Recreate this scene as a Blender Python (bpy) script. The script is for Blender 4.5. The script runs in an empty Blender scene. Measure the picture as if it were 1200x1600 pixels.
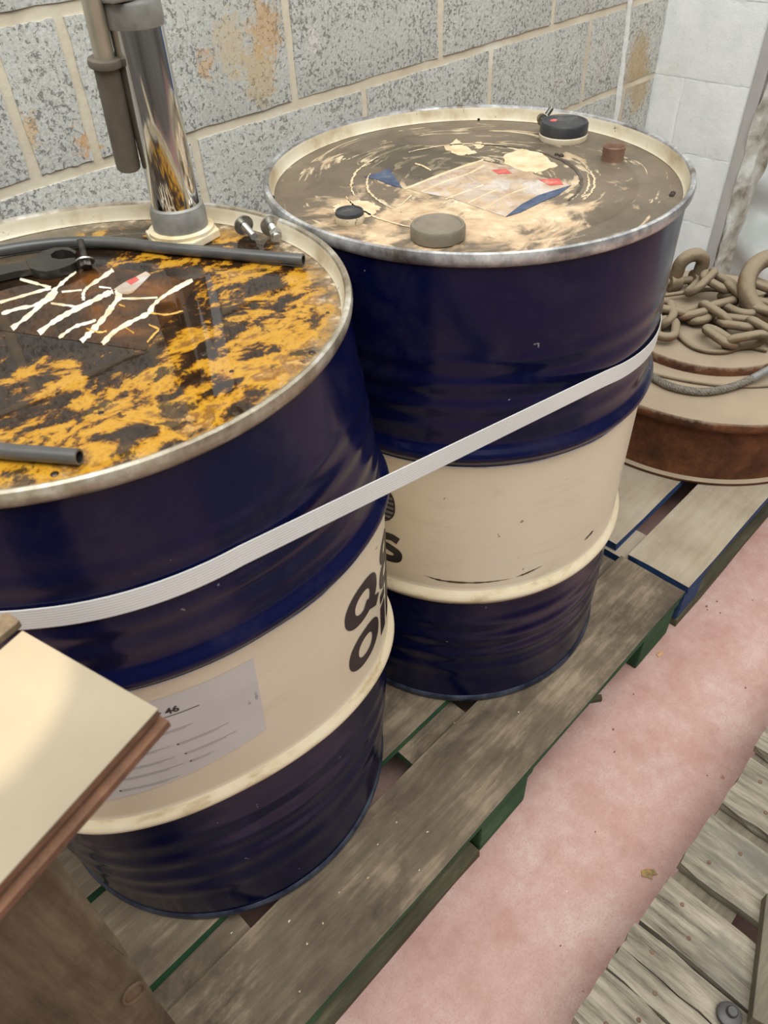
import bpy, bmesh, math, random
import numpy as np
from mathutils import Vector, Matrix

random.seed(7)
scene = bpy.context.scene
COL = scene.collection

# ------------------------------------------------------------------ camera
FPX = 1148.15
CAM = Vector((-0.25825, -0.72587, 1.24008))
FW = Vector((0.5035538, 0.52866536, -0.68333484))
RT = Vector((0.69873261, -0.7143843, -0.03778641))
UP = Vector((0.50814004, 0.45844085, 0.72912666))
cd = bpy.data.cameras.new('camera')
cam = bpy.data.objects.new('camera', cd)
COL.objects.link(cam)
cd.sensor_fit = 'HORIZONTAL'
cd.sensor_width = 27.0
cd.lens = FPX / 1200 * 27.0
cd.clip_start = 0.02
cd.clip_end = 60
mw = Matrix.Identity(4)
for i in range(3):
    mw[i][0] = RT[i]; mw[i][1] = UP[i]; mw[i][2] = -FW[i]; mw[i][3] = CAM[i]
cam.matrix_world = mw
cd.dof.use_dof = True
cd.dof.focus_distance = 1.25
cd.dof.aperture_fstop = cd.lens / 2.6
scene.camera = cam

def at(px, py, z):
    """point of the plane at height z that the photograph shows at pixel (px, py)"""
    d = FW + RT * ((px - 600) / FPX) + UP * ((800 - py) / FPX)
    return CAM + d * ((z - CAM.z) / d.z)

# ------------------------------------------------------------------ light
world = bpy.data.worlds.new('world')
scene.world = world
world.use_nodes = True
bg = world.node_tree.nodes['Background']
bg.inputs[0].default_value = (0.95, 0.985, 1.0, 1)
bg.inputs[1].default_value = 1.0

def light(name, kind, loc, target, energy, color, **kw):
    l = bpy.data.lights.new(name, kind)
    l.energy = energy; l.color = color
    for k, v in kw.items(): setattr(l, k, v)
    o = bpy.data.objects.new(name, l)
    COL.objects.link(o)
    o.location = loc
    o.rotation_euler = (Vector(target) - Vector(loc)).to_track_quat('-Z', 'Y').to_euler()
    return o
SKY = light('rooflight', 'AREA', (-0.2, -0.95, 3.4), (0.85, 0.1, 0.3), 80, (1.0, 1.0, 0.97), shape='RECTANGLE', size=4.0, size_y=1.6)
# a shaft of low sun falls through a gap on to the board in the corner
SHAFT = light('sun_shaft', 'SPOT', (-0.10, 0.45, 2.90), (-0.286, -0.295, 0.82), 150, (1.0, 0.84, 0.64), spot_size=math.radians(4.95), spot_blend=0.10, shadow_soft_size=0.01)

vs = scene.view_settings
vs.view_transform = 'Standard'
vs.look = 'None'
vs.exposure = 0.42
vs.gamma = 1.0
vs.use_curve_mapping = False

# ------------------------------------------------------------------ materials
def C(r, g, b):
    def f(c):
        c /= 255.0
        return c / 12.92 if c <= 0.04045 else ((c + 0.055) / 1.055) ** 2.4
    return (f(r), f(g), f(b), 1.0)

class Mat:
    """small wrapper that builds a node material"""
    def __init__(self, name):
        self.m = bpy.data.materials.new(name)
        self.m.use_nodes = True
        self.nt = self.m.node_tree
        self.b = self.nt.nodes['Principled BSDF']
        self.pos = self.nt.nodes.new('ShaderNodeNewGeometry').outputs['Position']
    def node(self, t, **kw):
        n = self.nt.nodes.new(t)
        for k, v in kw.items(): setattr(n, k, v)
        return n
    def link(self, a, b): self.nt.links.new(a, b)
    def put(self, sock, v):
        if hasattr(v, 'is_output') or isinstance(v, bpy.types.NodeSocket): self.link(v, sock)
        elif isinstance(v, (tuple, list)) and sock.type == 'RGBA' and len(v) == 3: sock.default_value = (*v, 1)
        else: sock.default_value = v
    def mapping(self, scale=(1, 1, 1), rot=(0, 0, 0), loc=(0, 0, 0), vec=None):
        n = self.node('ShaderNodeMapping')
        self.link(vec or self.pos, n.inputs[0])
        n.inputs['Location'].default_value = loc
        n.inputs['Rotation'].default_value = rot
        n.inputs['Scale'].default_value = scale
        return n.outputs[0]
    def noise(self, scale, detail=4, rough=0.55, dist=0.0, vec=None):
        n = self.node('ShaderNodeTexNoise')
        self.link(vec or self.pos, n.inputs['Vector'])
        n.inputs['Scale'].default_value = scale
        n.inputs['Detail'].default_value = detail
        n.inputs['Roughness'].default_value = rough
        n.inputs['Distortion'].default_value = dist
        return n.outputs['Fac']
    def voronoi(self, scale, feature='F1', vec=None):
        n = self.node('ShaderNodeTexVoronoi', feature=feature)
        self.link(vec or self.pos, n.inputs['Vector'])
        n.inputs['Scale'].default_value = scale
        return n.outputs['Distance']
    def ramp(self, fac, stops, interp='LINEAR'):
        n = self.node('ShaderNodeValToRGB')
        r = n.color_ramp; r.interpolation = interp
        while len(r.elements) < len(stops): r.elements.new(0.5)
        for e, (p, c) in zip(r.elements, stops):
            e.position = p
            e.color = c if isinstance(c, tuple) else (c, c, c, 1)
        self.link(fac, n.inputs[0])
        return n.outputs[0]
    def mix(self, fac, a, b, mode='MIX'):
        n = self.node('ShaderNodeMix', data_type='RGBA', blend_type=mode)
        self.put(n.inputs[0], fac); self.put(n.inputs[6], a); self.put(n.inputs[7], b)
        return n.outputs[2]
    def math(self, op, a, b=0.0, c=0.0):
        n = self.node('ShaderNodeMath', operation=op)
        self.put(n.inputs[0], a); self.put(n.inputs[1], b); self.put(n.inputs[2], c)
        return n.outputs[0]
    def dist(self, p, scale=(1, 1, 1)):
        """distance of the shading point from p, per-axis scaled"""
        v = self.node('ShaderNodeVectorMath', operation='SUBTRACT')
        self.link(self.pos, v.inputs[0]); v.inputs[1].default_value = p
        s = self.node('ShaderNodeVectorMath', operation='MULTIPLY')
        self.link(v.outputs[0], s.inputs[0]); s.inputs[1].default_value = scale
        l = self.node('ShaderNodeVectorMath', operation='LENGTH')
        self.link(s.outputs[0], l.inputs[0])
        return l.outputs['Value']
    def bump(self, h, strength=0.3, dist=0.002):
        n = self.node('ShaderNodeBump')
        n.inputs['Strength'].default_value = strength
        n.inputs['Distance'].default_value = dist
        self.link(h, n.inputs['Height'])
        self.link(n.outputs[0], self.b.inputs['Normal'])
    def set(self, color=None, rough=None, metal=None, spec=None, coat=None, alpha=None, trans=None):
        I = self.b.inputs
        for k, v in (('Base Color', color), ('Roughness', rough), ('Metallic', metal), ('Specular IOR Level', spec), ('Coat Weight', coat), ('Alpha', alpha), ('Transmission Weight', trans)):
            if v is not None: self.put(I[k], v)
        return self.m

def simple(name, stops, scale=30, detail=5, rough=0.6, metal=0.0, bump=0.25, bdist=0.001, bscale=None, stretch=None, dist=0.0, coat=None, spec=None):
    m = Mat(name)
    v = m.mapping(stretch) if stretch else None
    n = m.noise(scale, detail, 0.6, dist, v)
    col = m.ramp(n, stops)
    if bump:
        m.bump(m.noise(bscale or scale * 2, 5, 0.65, 0, v), bump, bdist)
    return m.set(col, rough, metal, spec, coat)

MT = {}
# --- block wall
def block_mat():
    m = Mat('grey_block')
    big = m.noise(2.2, 4, 0.6)
    base = m.ramp(big, [(0.3, C(196, 196, 188)), (0.55, C(212, 212, 205)), (0.75, C(222, 220, 211))])
    grain = m.noise(170, 3, 0.7)
    base = m.mix(m.ramp(grain, [(0.30, 0.0), (0.62, 1.0)]), C(176, 175, 167), base)
    pits = m.math('ADD', m.noise(135, 5, 0.72, 0.3), m.math('MULTIPLY', m.noise(7, 3), 0.22))
    pm = m.ramp(pits, [(0.50, 1.0), (0.565, 0.0)])
    base = m.mix(m.math('MULTIPLY', pm, 0.66), base, C(92, 88, 80))
    pale = m.ramp(m.noise(5, 4, 0.6, 0.6), [(0.60, 0.0), (0.72, 1.0)])
    base = m.mix(m.math('MULTIPLY', pale, 0.45), base, C(214, 206, 186))
    # rust and ochre splashes that sit on the blocks
    for p, r, c, k in (((0.745, 0.58, 0.965), 0.034, C(206, 158, 94), 0.6), ((0.715, 0.58, 0.90), 0.040, C(200, 172, 122), 0.6), ((0.66, 0.58, 0.955), 0.035, C(206, 184, 146), 0.6), ((0.60, 0.58, 0.935), 0.016, C(214, 170, 120), 0.6),
                       ((2.19, 0.58, 0.66), 0.060, C(190, 166, 126), 0.8), ((2.24, 0.58, 0.58), 0.055, C(186, 164, 126), 0.8), ((0.335, 0.58, 0.865), 0.014, C(215, 160, 90), 0.7),
                       ((0.245, 0.58, 0.90), 0.016, C(214, 175, 120), 0.6), ((0.86, 0.58, 0.93), 0.014, C(224, 214, 208), 0.8), ((0.5, 0.58, 0.82), 0.02, C(205, 180, 140), 0.5)):
        d = m.math('ADD', m.dist(p, (1, 1, 0.75)), m.math('MULTIPLY', m.math('SUBTRACT', m.noise(48, 7, 0.8), 0.5), 0.15))
        k_ = m.ramp(m.math('DIVIDE', d, r * 1.5), [(0.45, k), (0.85, 0.0)])
        base = m.mix(k_, base, c)
    m.bump(m.math('SUBTRACT', m.math('MULTIPLY', grain, 0.4), pm), 0.55, 0.003)
    return m.set(base, 0.92, spec=0.2)
MT['block'] = block_mat()
def mortar_mat():
    m = Mat('cream_mortar')
    c = m.ramp(m.noise(9, 5), [(0.3, C(204, 190, 164)), (0.6, C(222, 212, 190)), (0.75, C(230, 223, 207))])
    m.bump(m.noise(45, 5, 0.6), 0.4, 0.004)
    return m.set(c, 0.9, spec=0.2)
MT['mortar'] = mortar_mat()
def whiteblock_mat():
    m = Mat('white_painted_block')
    c = m.ramp(m.noise(14, 5), [(0.3, C(228, 232, 230)), (0.6, C(238, 241, 239))])
    sp = m.ramp(m.noise(95, 4, 0.7), [(0.30, 1.0), (0.36, 0.0)])
    c = m.mix(m.math('MULTIPLY', sp, 0.35), c, C(168, 168, 160))
    m.bump(m.noise(60, 5, 0.7), 0.5, 0.004)
    return m.set(c, 0.75, spec=0.3)
MT['white_block'] = whiteblock_mat()
MT['white_joint'] = simple('white_painted_joint', [(0.3, C(214, 218, 216)), (0.7, C(228, 231, 229))], 20, rough=0.8)
MT['white_streak'] = simple('white_filler', [(0.3, C(214, 214, 210)), (0.7, C(236, 236, 232))], 60, rough=0.8, bump=0.5, bdist=0.003)
def floor_mat():
    m = Mat('red_painted_floor')
    c = m.ramp(m.noise(9, 9, 0.74), [(0.32, C(176, 134, 123)), (0.5, C(190, 153, 142)), (0.68, C(202, 174, 163))])
    w = m.ramp(m.noise(4.2, 7, 0.7, 0.5), [(0.56, 0.0), (0.68, 1.0)])
    c = m.mix(m.math('MULTIPLY', w, 0.35), c, C(218, 200, 191))
    g = m.noise(260, 3, 0.7)
    c = m.mix(m.ramp(g, [(0.36, 0.35), (0.5, 0.0)]), c, C(170, 110, 104))
    s = m.ramp(m.noise(120, 2, 0.5), [(0.75, 0.0), (0.79, 0.6)])
    c = m.mix(s, c, C(222, 206, 190))
    d = m.ramp(m.noise(46, 3, 0.6), [(0.735, 0.0), (0.76, 0.7)])
    c = m.mix(d, c, C(150, 82, 76))
    m.bump(g, 0.25, 0.0015)
    return m.set(c, m.ramp(m.noise(9, 4), [(0.3, 0.45), (0.7, 0.65)]), spec=0.35)
MT['floor'] = floor_mat()
MT['dark_wall'] = simple('grey_shed_wall', [(0.3, C(104, 104, 102)), (0.7, C(132, 132, 128))], 3, rough=0.9)
MT['roof'] = simple('roof_sheet', [(0.3, C(120, 116, 112)), (0.7, C(140, 136, 130))], 3, rough=0.9)

# --- drums
def navy_mat():
    m = Mat('navy_gloss_paint')
    c = m.ramp(m.noise(5, 4), [(0.3, C(8, 12, 46)), (0.7, C(11, 16, 56))])
    dust = m.math('MULTIPLY', m.ramp(m.noise(11, 6, 0.7, 0.4), [(0.48, 0.0), (0.75, 1.0)]), 0.10)
    c = m.mix(dust, c, C(110, 98, 90))
    ch = m.ramp(m.noise(60, 3, 0.6), [(0.735, 0.0), (0.76, 1.0)])
    c = m.mix(m.math('MULTIPLY', ch, 0.6), c, C(150, 150, 150))
    m.bump(m.noise(7, 3), 0.12, 0.004)
    return m.set(c, m.ramp(m.noise(9, 5, 0.6), [(0.35, 0.13), (0.7, 0.26)]), spec=0.26)
MT['navy'] = navy_mat()
def cream_mat():
    m = Mat('cream_gloss_paint')
    c = m.ramp(m.noise(4, 5), [(0.3, C(226, 212, 182)), (0.7, C(234, 222, 196))])
    ch = m.ramp(m.noise(48, 3, 0.6), [(0.73, 0.0), (0.75, 1.0)])
    c = m.mix(m.math('MULTIPLY', ch, 0.7), c, C(120, 92, 60))
    dirt = m.ramp(m.noise(8, 6, 0.7, 0.6, m.mapping((1, 1, 4))), [(0.56, 0.0), (0.8, 0.35)])
    c = m.mix(dirt, c, C(176, 150, 112))
    return m.set(c, 0.33, spec=0.45)
MT['cream'] = cream_mat()
MT['hoop_cream'] = simple('rubbed_cream_hoop', [(0.28, C(178, 152, 112)), (0.46, C(222, 206, 172)), (0.7, C(232, 219, 192))], 16, rough=0.4, bump=0.1, stretch=(1, 1, 3))
MT['scar'] = simple('bare_scratch', [(0.35, C(50, 34, 24)), (0.7, C(116, 84, 54))], 60, rough=0.8)
MT['edge_line'] = simple('worn_edge_line', [(0.35, C(70, 96, 150)), (0.5, C(190, 200, 214)), (0.7, C(226, 226, 220))], 14, rough=0.5, bump=0)
def rim_mat(name, a, b, c_):
    m = Mat(name)
    c = m.ramp(m.noise(16, 6, 0.7), [(0.32, a), (0.5, b), (0.66, c_)])
    return m.set(c, m.ramp(m.noise(30, 4), [(0.3, 0.25), (0.7, 0.5)]), m.ramp(m.noise(13, 4), [(0.4, 0.25), (0.6, 0.75)]))
MT['rimA'] = rim_mat('worn_steel_rim', C(120, 104, 84), C(172, 162, 142), C(214, 210, 200))
MT['rimB'] = rim_mat('worn_blue_steel_rim', C(100, 88, 76), C(166, 166, 166), C(224, 222, 216))
MT['rim_dark'] = simple('dark_steel_rim', [(0.35, C(34, 40, 60)), (0.65, C(92, 98, 112))], 20, rough=0.35, metal=0.4, bump=0.05)
def lip_mat():
    m = Mat('cream_inner_lip')
    c = m.ramp(m.noise(10, 6, 0.65), [(0.32, C(178, 158, 124)), (0.5, C(216, 204, 176)), (0.7, C(228, 219, 198))])
    d = m.ramp(m.noise(70, 4, 0.7), [(0.66, 0.0), (0.7, 1.0)])
    c = m.mix(m.math('MULTIPLY', d, 0.8), c, C(70, 58, 44))
    return m.set(c, 0.5)
MT['lip'] = lip_mat()
def lidA_mat():
    m = Mat('rusty_oil_film')
    n1 = m.noise(15, 10, 0.68, 0.25, m.mapping((1, 1.35, 1), (0, 0, 0.75)))
    # more bare rust towards the front and the right of the lid, more sludge at the back left
    d = m.dist((-0.02, 0.13, 0.87))
    f = m.math('ADD', n1, m.math('MULTIPLY', m.math('SUBTRACT', d, 0.17), 0.55))
    c = m.ramp(f, [(0.44, C(30, 20, 13)), (0.535, C(46, 30, 17)), (0.555, C(96, 58, 18)), (0.580, C(170, 120, 28)), (0.63, C(188, 140, 44)), (0.69, C(122, 80, 34)), (0.76, C(192, 150, 84))])
    blot = m.ramp(m.noise(24, 7, 0.68, 0.3), [(0.40, 1.0), (0.44, 0.0)])
    c = m.mix(m.math('MULTIPLY', blot, 0.9), c, C(44, 32, 22))
    # grey dried sludge round the edge of the lid
    rad = m.dist((0, 0, 0.87), (1, 1, 0))
    e = m.math('ADD', rad, m.math('MULTIPLY', m.math('SUBTRACT', m.noise(18, 7, 0.7), 0.5), 0.10))
    em = m.ramp(m.math('MULTIPLY', e, 3.0), [(0.755, 0.0), (0.835, 1.0)])
    mud = m.ramp(m.noise(60, 5, 0.7), [(0.38, C(92, 78, 60)), (0.55, C(142, 122, 96)), (0.66, C(214, 196, 168))])
    c = m.mix(em, c, mud)
    bk = m.math('ADD', m.dist((-0.03, 0.27, 0.87), (0.7, 1.25, 0)), m.math('MULTIPLY', m.math('SUBTRACT', m.noise(16, 6, 0.7), 0.5), 0.12))
    c = m.mix(m.ramp(m.math('MULTIPLY', bk, 4.0), [(0.42, 1.0), (0.56, 0.0)]), c, m.ramp(m.noise(30, 4), [(0.4, C(78, 68, 54)), (0.66, C(100, 88, 72)), (0.72, C(196, 180, 150))]))
    m.bump(m.noise(26, 4, 0.6), 0.03, 0.003)
    return m.set(c, m.mix(em, (0.02, 0.02, 0.02), (0.4, 0.4, 0.4)), spec=0.75)
MT['lidA'] = lidA_mat()
def lidB_mat():
    m = Mat('dried_mud_lid')
    base = m.ramp(m.noise(8, 6, 0.65), [(0.3, C(86, 76, 62)), (0.55, C(110, 97, 80)), (0.75, C(126, 112, 93))])
    cx, cy = 0.545, -0.075
    d = m.dist((cx, cy, 0.87), (1, 1, 0))
    sw = m.noise(9, 9, 0.66, 1.2, m.mapping((1, 1.4, 1), (0, 0, -0.6)))
    # scraped, paler in the middle and the front
    dd = m.dist((0.47, -0.14, 0.87), (1, 1, 0))
    f = m.math('SUBTRACT', sw, m.math('MULTIPLY', m.math('SUBTRACT', dd, 0.15), 1.3))
    c = m.mix(m.ramp(f, [(0.50, 0.0), (0.62, 1.0)]), base, m.ramp(m.noise(20, 6, 0.7), [(0.35, C(168, 138, 106)), (0.55, C(202, 174, 140)), (0.7, C(228, 208, 176))]))
    sx = m.node('ShaderNodeSeparateXYZ'); m.link(m.pos, sx.inputs[0])
    ang = m.math('ARCTAN2', m.math('SUBTRACT', sx.outputs['Y'], -0.056), m.math('SUBTRACT', sx.outputs['X'], 0.587))
    rad = m.dist((0.587, -0.056, 0.87), (1, 1, 0))
    cv = m.node('ShaderNodeCombineXYZ'); m.link(m.math('MULTIPLY', rad, 34.0), cv.inputs[0]); m.link(m.math('MULTIPLY', ang, 1.5), cv.inputs[1])
    f2 = m.math('ADD', m.noise(1.1, 8, 0.62, 1.3, cv.outputs[0]), m.math('MULTIPLY', m.math('SUBTRACT', 0.20, rad), 0.5))
    c = m.mix(m.ramp(f2, [(0.575, 0.0), (0.62, 0.85)]), c, m.ramp(m.noise(30, 5), [(0.35, C(172, 146, 112)), (0.65, C(214, 196, 162))]))
    dk = m.math('ADD', m.noise(7, 6, 0.6, 0.8), m.math('MULTIPLY', m.math('SUBTRACT', 0.16, m.dist((0.60, 0.06, 0.87), (1, 1, 0))), 0.9))
    c = m.mix(m.ramp(dk, [(0.56, 0.0), (0.66, 0.65)]), c, C(66, 60, 48))
    sp = m.ramp(m.noise(130, 3, 0.6), [(0.70, 0.0), (0.73, 1.0)])
    c = m.mix(m.math('MULTIPLY', sp, 0.8), c, C(48, 42, 36))
    m.bump(m.noise(45, 7, 0.7, 0.5), 0.3, 0.002)
    return m.set(c, m.ramp(m.noise(6, 4), [(0.35, 0.28), (0.65, 0.6)]), spec=0.4)
MT['lidB'] = lidB_mat()
MT['print_black'] = simple('black_print', [(0.3, C(38, 30, 32)), (0.7, C(48, 38, 40))], 30, rough=0.4, bump=0)
MT['print_grey'] = simple('grey_print', [(0.3, C(128, 124, 120)), (0.7, C(142, 136, 130))], 30, rough=0.5, bump=0)
MT['paper'] = simple('white_label_paper', [(0.3, C(206, 202, 198)), (0.7, C(216, 212, 208))], 14, rough=0.55, bump=0.05)
MT['scrap'] = simple('torn_white_label', [(0.32, C(186, 162, 116)), (0.5, C(222, 212, 186)), (0.7, C(236, 229, 212))], 34, rough=0.3, bump=0.3, bdist=0.002)
MT['scrap_yellow'] = simple('oil_soaked_label', [(0.32, C(176, 124, 44)), (0.7, C(222, 178, 90))], 40, rough=0.25, bump=0.2)
MT['residue'] = simple('brown_glue_residue', [(0.34, C(40, 28, 18)), (0.52, C(70, 44, 22)), (0.66, C(108, 66, 26))], 14, rough=0.03, bump=0.04, dist=0.6)
MT['red_print'] = simple('red_print', [(0.35, C(168, 74, 66)), (0.55, C(196, 92, 82)), (0.7, C(190, 150, 130))], 60, rough=0.5, bump=0)
MT['blue_print'] = simple('blue_print', [(0.35, C(50, 62, 88)), (0.6, C(78, 90, 112)), (0.75, C(150, 132, 110))], 60, rough=0.5, bump=0)
def muddy_label_mat():
    m = Mat('muddy_label')
    c = m.ramp(m.noise(18, 6), [(0.35, C(176, 168, 160)), (0.65, C(206, 200, 194))])
    mud = m.ramp(m.noise(26, 7, 0.7), [(0.35, C(150, 122, 96)), (0.65, C(196, 170, 138))])
    c = m.mix(m.ramp(m.noise(17, 9, 0.72, 1.0), [(0.36, 0.0), (0.54, 1.0)]), c, mud)
    ln = m.ramp(m.noise(60, 4, 0.6, 0, m.mapping((0.3, 3, 1), (0, 0, 0.45))), [(0.66, 0.0), (0.70, 0.6)])
    c = m.mix(ln, c, C(96, 84, 72))
    return m.set(c, 0.5)
MT['muddy_label'] = muddy_label_mat()
MT['mud_flake'] = simple('pale_dried_mud', [(0.32, C(186, 160, 124)), (0.5, C(208, 186, 150)), (0.7, C(220, 200, 168))], 40, detail=7, rough=0.8, bump=0.4, bdist=0.002)
MT['dark_mud'] = simple('dark_wet_mud', [(0.35, C(62, 54, 44)), (0.65, C(92, 82, 68))], 50, detail=6, rough=0.4, bump=0.2)
MT['cap_black'] = simple('black_plastic_cap', [(0.35, C(40, 42, 46)), (0.6, C(58, 58, 58)), (0.75, C(104, 98, 90))], 26, rough=0.45, bump=0.1)
MT['cap_grey'] = simple('muddy_grey_cap', [(0.35, C(104, 96, 82)), (0.65, C(128, 118, 102))], 24, rough=0.55, bump=0.15)
MT['cap_brown'] = simple('rust_brown_cap', [(0.35, C(104, 76, 60)), (0.65, C(134, 102, 84))], 40, rough=0.6, bump=0.2)
MT['red_sticker'] = simple('red_sticker', [(0.35, C(190, 70, 70)), (0.7, C(222, 140, 130))], 90, rough=0.4, bump=0)
MT['strap'] = simple('white_plastic_strap', [(0.3, C(218, 219, 214)), (0.7, C(230, 229, 224))], 8, rough=0.42, bump=0)

# --- metal, rubber, timber
MT['chrome'] = simple('polished_steel', [(0.3, (0.60, 0.59, 0.56, 1)), (0.7, (0.72, 0.71, 0.68, 1))], 5, rough=0.07, metal=1.0, bump=0.02, stretch=(1, 1, .2))
MT['cast'] = simple('cast_alloy', [(0.3, C(120, 118, 112)), (0.7, C(158, 156, 150))], 40, rough=0.45, metal=0.35, bump=0.15)
MT['pipe_beige'] = simple('dull_steel_rod', [(0.3, C(164, 158, 140)), (0.7, C(198, 192, 174))], 12, rough=0.3, metal=0.6, bump=0.03)
MT['grip'] = simple('grey_rubber_grip', [(0.3, C(84, 76, 66)), (0.7, C(112, 104, 92))], 22, rough=0.7, bump=0.2)
MT['flange'] = simple('cream_plastic_flange', [(0.35, C(198, 176, 132)), (0.6, C(230, 218, 188))], 20, rough=0.4, bump=0.1)
MT['hose'] = simple('dark_rubber_hose', [(0.3, C(62, 62, 62)), (0.7, C(92, 90, 86))], 14, rough=0.3, bump=0.05)
MT['hose_hole'] = simple('hose_bore', [(0.3, C(14, 13, 12)), (0.7, C(20, 18, 16))], 14, rough=0.8, bump=0)
MT['wrench'] = simple('blackened_steel', [(0.3, C(44, 42, 40)), (0.7, C(70, 66, 60))], 22, rough=0.3, metal=0.5, bump=0.1)
MT['zinc'] = simple('zinc_plated_steel', [(0.3, C(150, 148, 140)), (0.7, C(200, 198, 190))], 60, rough=0.25, metal=0.85, bump=0.1)
MT['zinc_dark'] = simple('oily_steel', [(0.3, C(66, 62, 56)), (0.7, C(140, 136, 128))], 60, rough=0.3, metal=0.8, bump=0.1)
MT['oil_drop'] = simple('oil_blister', [(0.3, C(30, 20, 12)), (0.7, C(52, 34, 18))], 40, rough=0.05, bump=0)

def timber(name, stops, axis='x', rough=0.8, grain=(0.6, 0.4), edge=None, stain=None, stain_at=(0.5, 0.62), nsc=14, bump=0.4):
    m = Mat(name)
    s = {'x': (1.2, 14, 14), 'y': (14, 1.2, 14), 'z': (14, 14, 1.2)}[axis]
    v = m.mapping(s)
    g = m.noise(4.6, 9, 0.72, 0.06, v)
    big = m.noise(5, 5, 0.6)
    c = m.ramp(m.math('ADD', m.math('MULTIPLY', g, grain[0]), m.math('MULTIPLY', big, grain[1])), stops)
    if stain:
        c = m.mix(m.ramp(m.noise(nsc / 3.0, 8, 0.70, 0.35, m.mapping({'x': (1, 1.8, 1), 'y': (1.8, 1, 1), 'z': (1, 1, 1)}[axis])), [(stain_at[0], 0.0), (stain_at[1], 1.0)]), c, stain)
    m.bump(g, bump, 0.003)
    return m.set(c, rough, spec=0.3)
MT['deck'] = timber('muddy_green_deck', [(0.38, C(90, 78, 64)), (0.5, C(112, 98, 81)), (0.60, C(152, 134, 112))], 'x', stain=C(76, 65, 53), stain_at=(0.48, 0.66), grain=(0.45, 0.55))
MT['deck_green'] = timber('green_painted_timber', [(0.36, C(34, 66, 42)), (0.52, C(50, 92, 62)), (0.66, C(98, 116, 86))], 'x', grain=(0.4, 0.6))
MT['deck_blue'] = timber('dusty_blue_deck', [(0.36, C(142, 128, 108)), (0.5, C(166, 151, 129)), (0.64, C(180, 167, 147))], 'x', grain=(0.35, 0.65))
MT['blue_edge'] = timber('blue_painted_timber', [(0.36, C(28, 52, 88)), (0.55, C(44, 72, 112)), (0.7, C(88, 96, 104))], 'x')
MT['dark_timber'] = timber('dirty_bottom_timber', [(0.36, C(62, 58, 44)), (0.52, C(92, 86, 66)), (0.66, C(128, 118, 94))], 'x')
MT['grey_deck'] = timber('weathered_grey_board', [(0.38, C(84, 77, 66)), (0.48, C(130, 121, 105)), (0.58, C(160, 150, 132)), (0.7, C(182, 172, 154))], 'y', rough=0.9, stain=C(110, 106, 96), stain_at=(0.52, 0.68), bump=0.7, grain=(0.75, 0.25))
MT['grey_under'] = timber('weathered_dark_board', [(0.36, C(86, 80, 68)), (0.6, C(128, 118, 100))], 'x', rough=0.9)
MT['nail'] = simple('rusty_nail', [(0.3, C(92, 66, 48)), (0.7, C(126, 100, 80))], 90, rough=0.7, metal=0.3)
def laminate_mat():
    m = Mat('pale_laminate_face')
    c = m.ramp(m.noise(6, 6), [(0.3, C(146, 132, 110)), (0.6, C(158, 145, 122)), (0.75, C(168, 156, 134))])
    s = m.ramp(m.noise(90, 5, 0.75), [(0.62, 0.0), (0.72, 1.0)])
    k = m.ramp(m.noise(8, 3), [(0.45, 0.0), (0.6, 0.6)])
    c = m.mix(m.math('MULTIPLY', s, k), c, C(120, 108, 84))
    return m.set(c, 0.5, spec=0.35)
MT['laminate'] = laminate_mat()
MT['fibre_core'] = simple('brown_fibre_core', [(0.3, C(96, 66, 48)), (0.7, C(128, 90, 66))], 70, rough=0.85, bump=0.5, bdist=0.002)
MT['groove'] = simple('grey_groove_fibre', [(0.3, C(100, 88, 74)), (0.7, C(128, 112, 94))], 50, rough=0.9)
MT['post'] = timber('rough_old_post', [(0.36, C(80, 68, 52)), (0.5, C(108, 94, 74)), (0.64, C(130, 116, 94))], 'z', rough=0.85, stain=C(86, 72, 56), stain_at=(0.52, 0.66))
MT['knot'] = timber('timber_knot', [(0.36, C(84, 66, 50)), (0.66, C(128, 106, 84))], 'z')
MT['crack'] = simple('crack_dark', [(0.3, C(24, 20, 16)), (0.7, C(34, 28, 22))], 50, rough=0.95)

# --- rusty iron
def dusty_mat(name, top, side, side2):
    m = Mat(name)
    nrm = m.node('ShaderNodeNewGeometry').outputs['Normal']
    s = m.node('ShaderNodeSeparateXYZ'); m.link(nrm, s.inputs[0])
    k = m.math('ADD', s.outputs['Z'], m.math('MULTIPLY', m.math('SUBTRACT', m.noise(30, 6, 0.7), 0.5), 0.9))
    rust = m.ramp(m.noise(14, 7, 0.72, 0.3), [(0.32, side), (0.52, side2), (0.72, C(132, 84, 52))])
    dust = m.ramp(m.noise(10, 5), [(0.3, top), (0.7, tuple(min(1, v * 1.18) for v in top[:3]) + (1,))])
    c = m.mix(m.ramp(k, [(0.25, 0.0), (0.62, 1.0)]), rust, dust)
    m.bump(m.noise(70, 5, 0.7), 0.35, 0.002)
    return m.set(c, 0.88, spec=0.2)
MT['wheel'] = dusty_mat('dusty_rusty_iron', C(160, 143, 121), C(62, 40, 28), C(98, 62, 42))
MT['chain'] = dusty_mat('dusty_chain_iron', C(142, 128, 106), C(92, 78, 62), C(118, 102, 82))
MT['rope'] = simple('grey_wire_rope', [(0.3, C(98, 92, 82)), (0.7, C(150, 142, 128))], 140, rough=0.6, metal=0.2, bump=0.8, bdist=0.003)
MT['rope_sleeve'] = simple('grey_rope_sleeve', [(0.3, C(120, 118, 114)), (0.7, C(158, 156, 150))], 30, rough=0.4, metal=0.2)
def sheet_mat():
    m = Mat('milky_plastic_sheet')
    c = m.ramp(m.noise(6, 4), [(0.3, C(196, 200, 194)), (0.7, C(222, 224, 218))])
    m.b.inputs['Transmission Weight'].default_value = 0.25
    m.bump(m.noise(14, 4), 0.3, 0.01)
    return m.set(c, 0.35)
MT['sheet'] = sheet_mat()
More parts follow.
